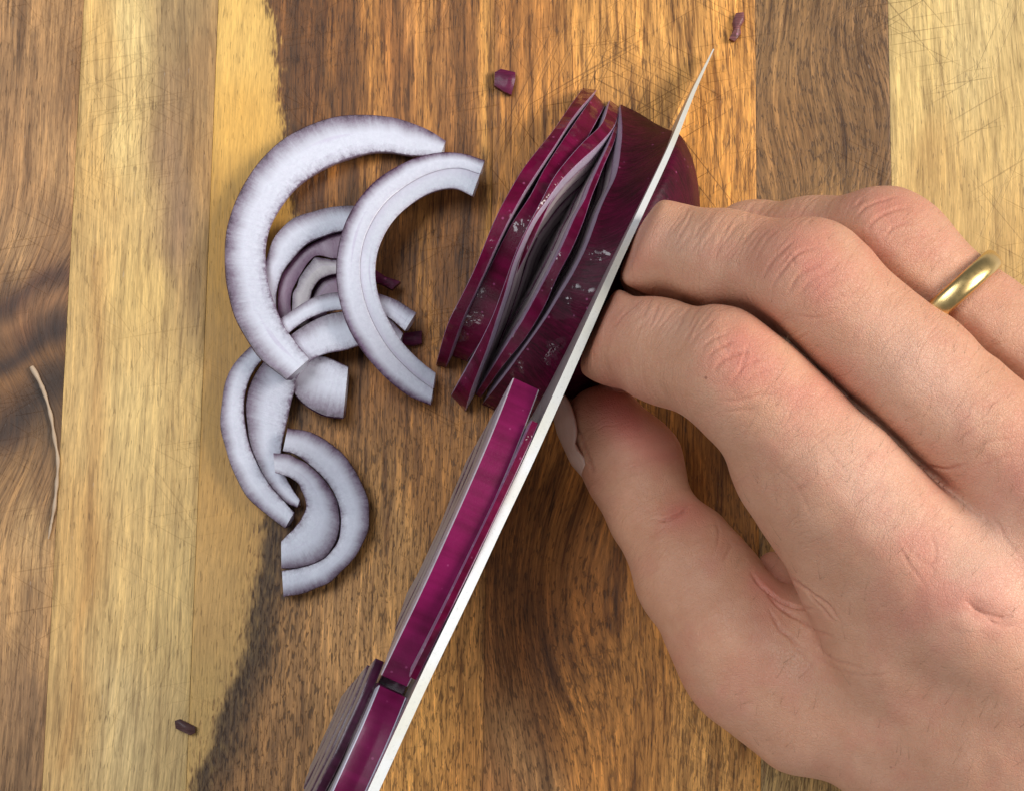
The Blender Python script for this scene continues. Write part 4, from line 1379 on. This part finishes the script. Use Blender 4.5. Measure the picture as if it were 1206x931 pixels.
k = N('hand_skin')
ps = k.pos()
rd, pl_, cr = k.attr('red'), k.attr('pale'), k.attr('crease')
mot = k.noise(ps, 0.22, 4, 0.65)
fine = k.noise(ps, 1.1, 4, 0.7)
c = k.mix(mot, (0.53, 0.240, 0.135), (0.69, 0.375, 0.245))
c = k.mix(k.math('MULTIPLY', pl_, 0.6), c, (0.80, 0.53, 0.42))
c = k.mix(k.math('MULTIPLY', rd, 0.9), c, (0.58, 0.175, 0.135))
c = k.mix(k.step(fine, 0.45, 0.8, 0, 0.25), c, (0.48, 0.21, 0.14))
c = k.mix(k.math('MULTIPLY', cr, 0.35), c, (0.45, 0.15, 0.10))
fr_ = k.voro(ps, 0.075)
c = k.mix(k.step(fr_, 0.018, 0.034, 0.75, 0.0), c, (0.16, 0.05, 0.03))
cell = k.voro(ps, 2.6, 'DISTANCE_TO_EDGE')
cell2 = k.voro(k.mapping(ps, (1, 1, 1), (0.3, 0.2, 0.7)), 1.3, 'DISTANCE_TO_EDGE')
h = k.math('ADD', k.math('MULTIPLY', k.step(cell, 0.0, 0.16), 0.25),
           k.math('ADD', k.math('MULTIPLY', k.step(cell2, 0.0, 0.1), 0.3), k.math('MULTIPLY', fine, 0.7)))
fv_ = k.attr('finger', 'Vector')
ln = k.noise(k.mapping(fv_, (1.5, 0.16, 1)), 1, 4, 0.65, 0.5)
ln2 = k.noise(k.mapping(fv_, (0.55, 0.10, 1), loc=(7, 3, 0)), 1, 2, 0.5, 0.4)
ln = k.math('ADD', ln, k.math('MULTIPLY', k.step(ln2, 0.40, 0.50), 0.35))
h = k.math('ADD', h, k.math('MULTIPLY', k.math('MULTIPLY', ln, k.attr('fold')), 1.5))
k.bump(h, 0.6, 0.00019)
SKIN = k.set(Base_Color=c, Roughness=k.math('MULTIPLY_ADD', fine, 0.2, 0.36), Specular_IOR_Level=0.42, Subsurface_Weight=0.16,
             Subsurface_Radius=(1.0, 0.35, 0.18), Subsurface_Scale=0.0026)

hand = empty('hand', P(1130, 700, 0))
tag(hand, 'bare hand with curled fingers steadying the half onion beside the knife', 'hand')
ev.vertices.foreach_set('co', ((co2 * MM) - np.array(hand.location)).astype(np.float32).ravel())
for nm, arr in (('red', red), ('pale', pale), ('crease', crease), ('fold', fw)):
    a = ev.attributes.new(nm, 'FLOAT', 'POINT')
    a.data.foreach_set('value', arr.astype(np.float32))
a = ev.attributes.new('finger', 'FLOAT_VECTOR', 'POINT')
a.data.foreach_set('vector', fin.astype(np.float32).ravel())
ev.materials.clear()
ev.materials.append(SKIN)
ev.polygons.foreach_set('use_smooth', np.full(len(ev.polygons), True))
ev.update()
ev.name = 'palm_and_fingers'
ho = bpy.data.objects.new('palm_and_fingers', ev)
COL.objects.link(ho)
ho.parent = hand

# fine pale hairs on the backs of the fingers and hand
k = N('hair')
HAIR = k.set(Base_Color=(0.30, 0.18, 0.10), Roughness=0.45)
cand = np.where((facing > 0.9) & (qx > 860) & (qx < 1215) & (qy > 230) & (qy < 935) & (red < 0.35))[0]
cand = rng.choice(cand, 260, replace=False)
hv_, hf_ = [], []
for vi in cand:
    p, n_ = co2[vi], no[vi]
    d_ = unit(np.array([0.55 + rng.normal(0, .25), 0.75 + rng.normal(0, .25), 0.0]))
    d_ = unit(d_ - n_ * (d_ @ n_))
    sd_ = np.cross(n_, d_)
    ln_ = rng.uniform(2.0, 4.5)
    b0_ = len(hv_)
    for i in range(5):
        f = i / 4
        c_ = p + d_ * ln_ * f + n_ * (0.05 + 0.75 * math.sin(f * 2.2)) * 0.6 + sd_ * 0.35 * f * f
        r_ = 0.022 * (1 - 0.8 * f)
        for j in range(3):
            a_ = 2 * math.pi * j / 3
            hv_.append(c_ + sd_ * r_ * math.cos(a_) + n_ * r_ * math.sin(a_))
    for i in range(4):
        for j in range(3):
            hf_.append((b0_ + i * 3 + j, b0_ + i * 3 + (j + 1) % 3, b0_ + i * 3 + 3 + (j + 1) % 3, b0_ + i * 3 + 3 + j))
tag(mesh('hair', hv_, hf_, HAIR, hand, sharp=0), kind='stuff')

# thumb nail: a curved plate on the thumb's left side
k = N('nail')
nn_ = k.noise(k.mapping(k.pos(), (1, 1, 3)), 0.6, 3)
NAIL = k.set(Base_Color=k.mix(nn_, (0.64, 0.40, 0.32), (0.76, 0.52, 0.44)), Roughness=0.28, Specular_IOR_Level=0.5, Subsurface_Weight=0.2,
             Subsurface_Radius=(1.0, 0.4, 0.25), Subsurface_Scale=0.002, Coat_Weight=0.2)
axis = unit(T3 - T2)
left = np.array([-1.0, -0.15, 0.0])
left = unit(left - axis * (left @ axis))
upv = unit(np.cross(axis, left))
if upv[2] < 0:
    upv = -upv
nv_, nf_ = [], []
NS, NA = 18, 16
for i in range(NS):
    s_ = i / (NS - 1)
    ctr = T3 + axis * (6.4 - 12.6 * s_)
    rad = 7.25 + 0.65 * s_ - 0.7 * max(0, 0.3 - s_) / 0.3 - 0.9 * max(0, s_ - 0.75) / 0.25
    span = math.radians(52) * (0.62 + 0.38 * math.sin(math.pi * min(1, s_ * 1.2 + 0.25)) ** 0.5 if s_ < 0.9 else 0.55)
    for j in range(NA):
        a = -span + 2 * span * j / (NA - 1)
        for rr in (rad,):
            nv_.append(ctr + left * rr * math.cos(a) + upv * rr * 0.98 * math.sin(a))
for i in range(NS - 1):
    for j in range(NA - 1):
        nf_.append((i * NA + j, i * NA + j + 1, (i + 1) * NA + j + 1, (i + 1) * NA + j))
no_ = mesh('fingernail', nv_, nf_, NAIL, hand, sharp=0)
sol = no_.modifiers.new('thickness', 'SOLIDIFY')
sol.thickness = 0.0005
sol.offset = 0

# ------------------------------------------------------------------ ring
k = N('gold')
gs = k.noise(k.pos(), 1.2, 4, 0.7)
k.bump(gs, 0.05, 0.0001)
GOLD = k.set(Base_Color=(0.74, 0.52, 0.22), Metallic=1.0, Roughness=k.math('MULTIPLY_ADD', gs, 0.2, 0.2))
ra, rb = P(1040, 290, 50), P(1308, 515, 50)
rc = P(1117, 352, 50)
rc = ra + (rb - ra) * (np.dot(rc - ra, rb - ra) / np.dot(rb - ra, rb - ra))
rax = unit(unit(rb - ra) + np.array([-0.06, -0.12, 0.0]))
e1 = unit(np.cross(rax, [0, 0, 1.0]))
e2 = np.cross(rax, e1)
gv, gf = [], []
NR, NP = 120, 24
for i in range(NR):
    a = 2 * math.pi * i / NR
    er = e1 * math.cos(a) + e2 * math.sin(a)
    for j in range(NP):
        b = 2 * math.pi * j / NP
        cx = math.copysign(abs(math.cos(b))**0.75, math.cos(b)) * 1.62
        cy = math.sin(b)
        r = 9.0 + (1.0 * cy if cy > 0 else 0.35 * cy)
        gv.append(rc + rax * cx + er * r)
for i in range(NR):
    for j in range(NP):
        gf.append((i * NP + j, ((i + 1) % NR) * NP + j, ((i + 1) % NR) * NP + (j + 1) % NP, i * NP + (j + 1) % NP))
ring = empty('gold_ring', rc)
bpy.data.objects.remove(ring)
tag(mesh('gold_ring', gv, gf, GOLD, None, sharp=0), 'plain polished gold band worn on the ring finger', 'ring')
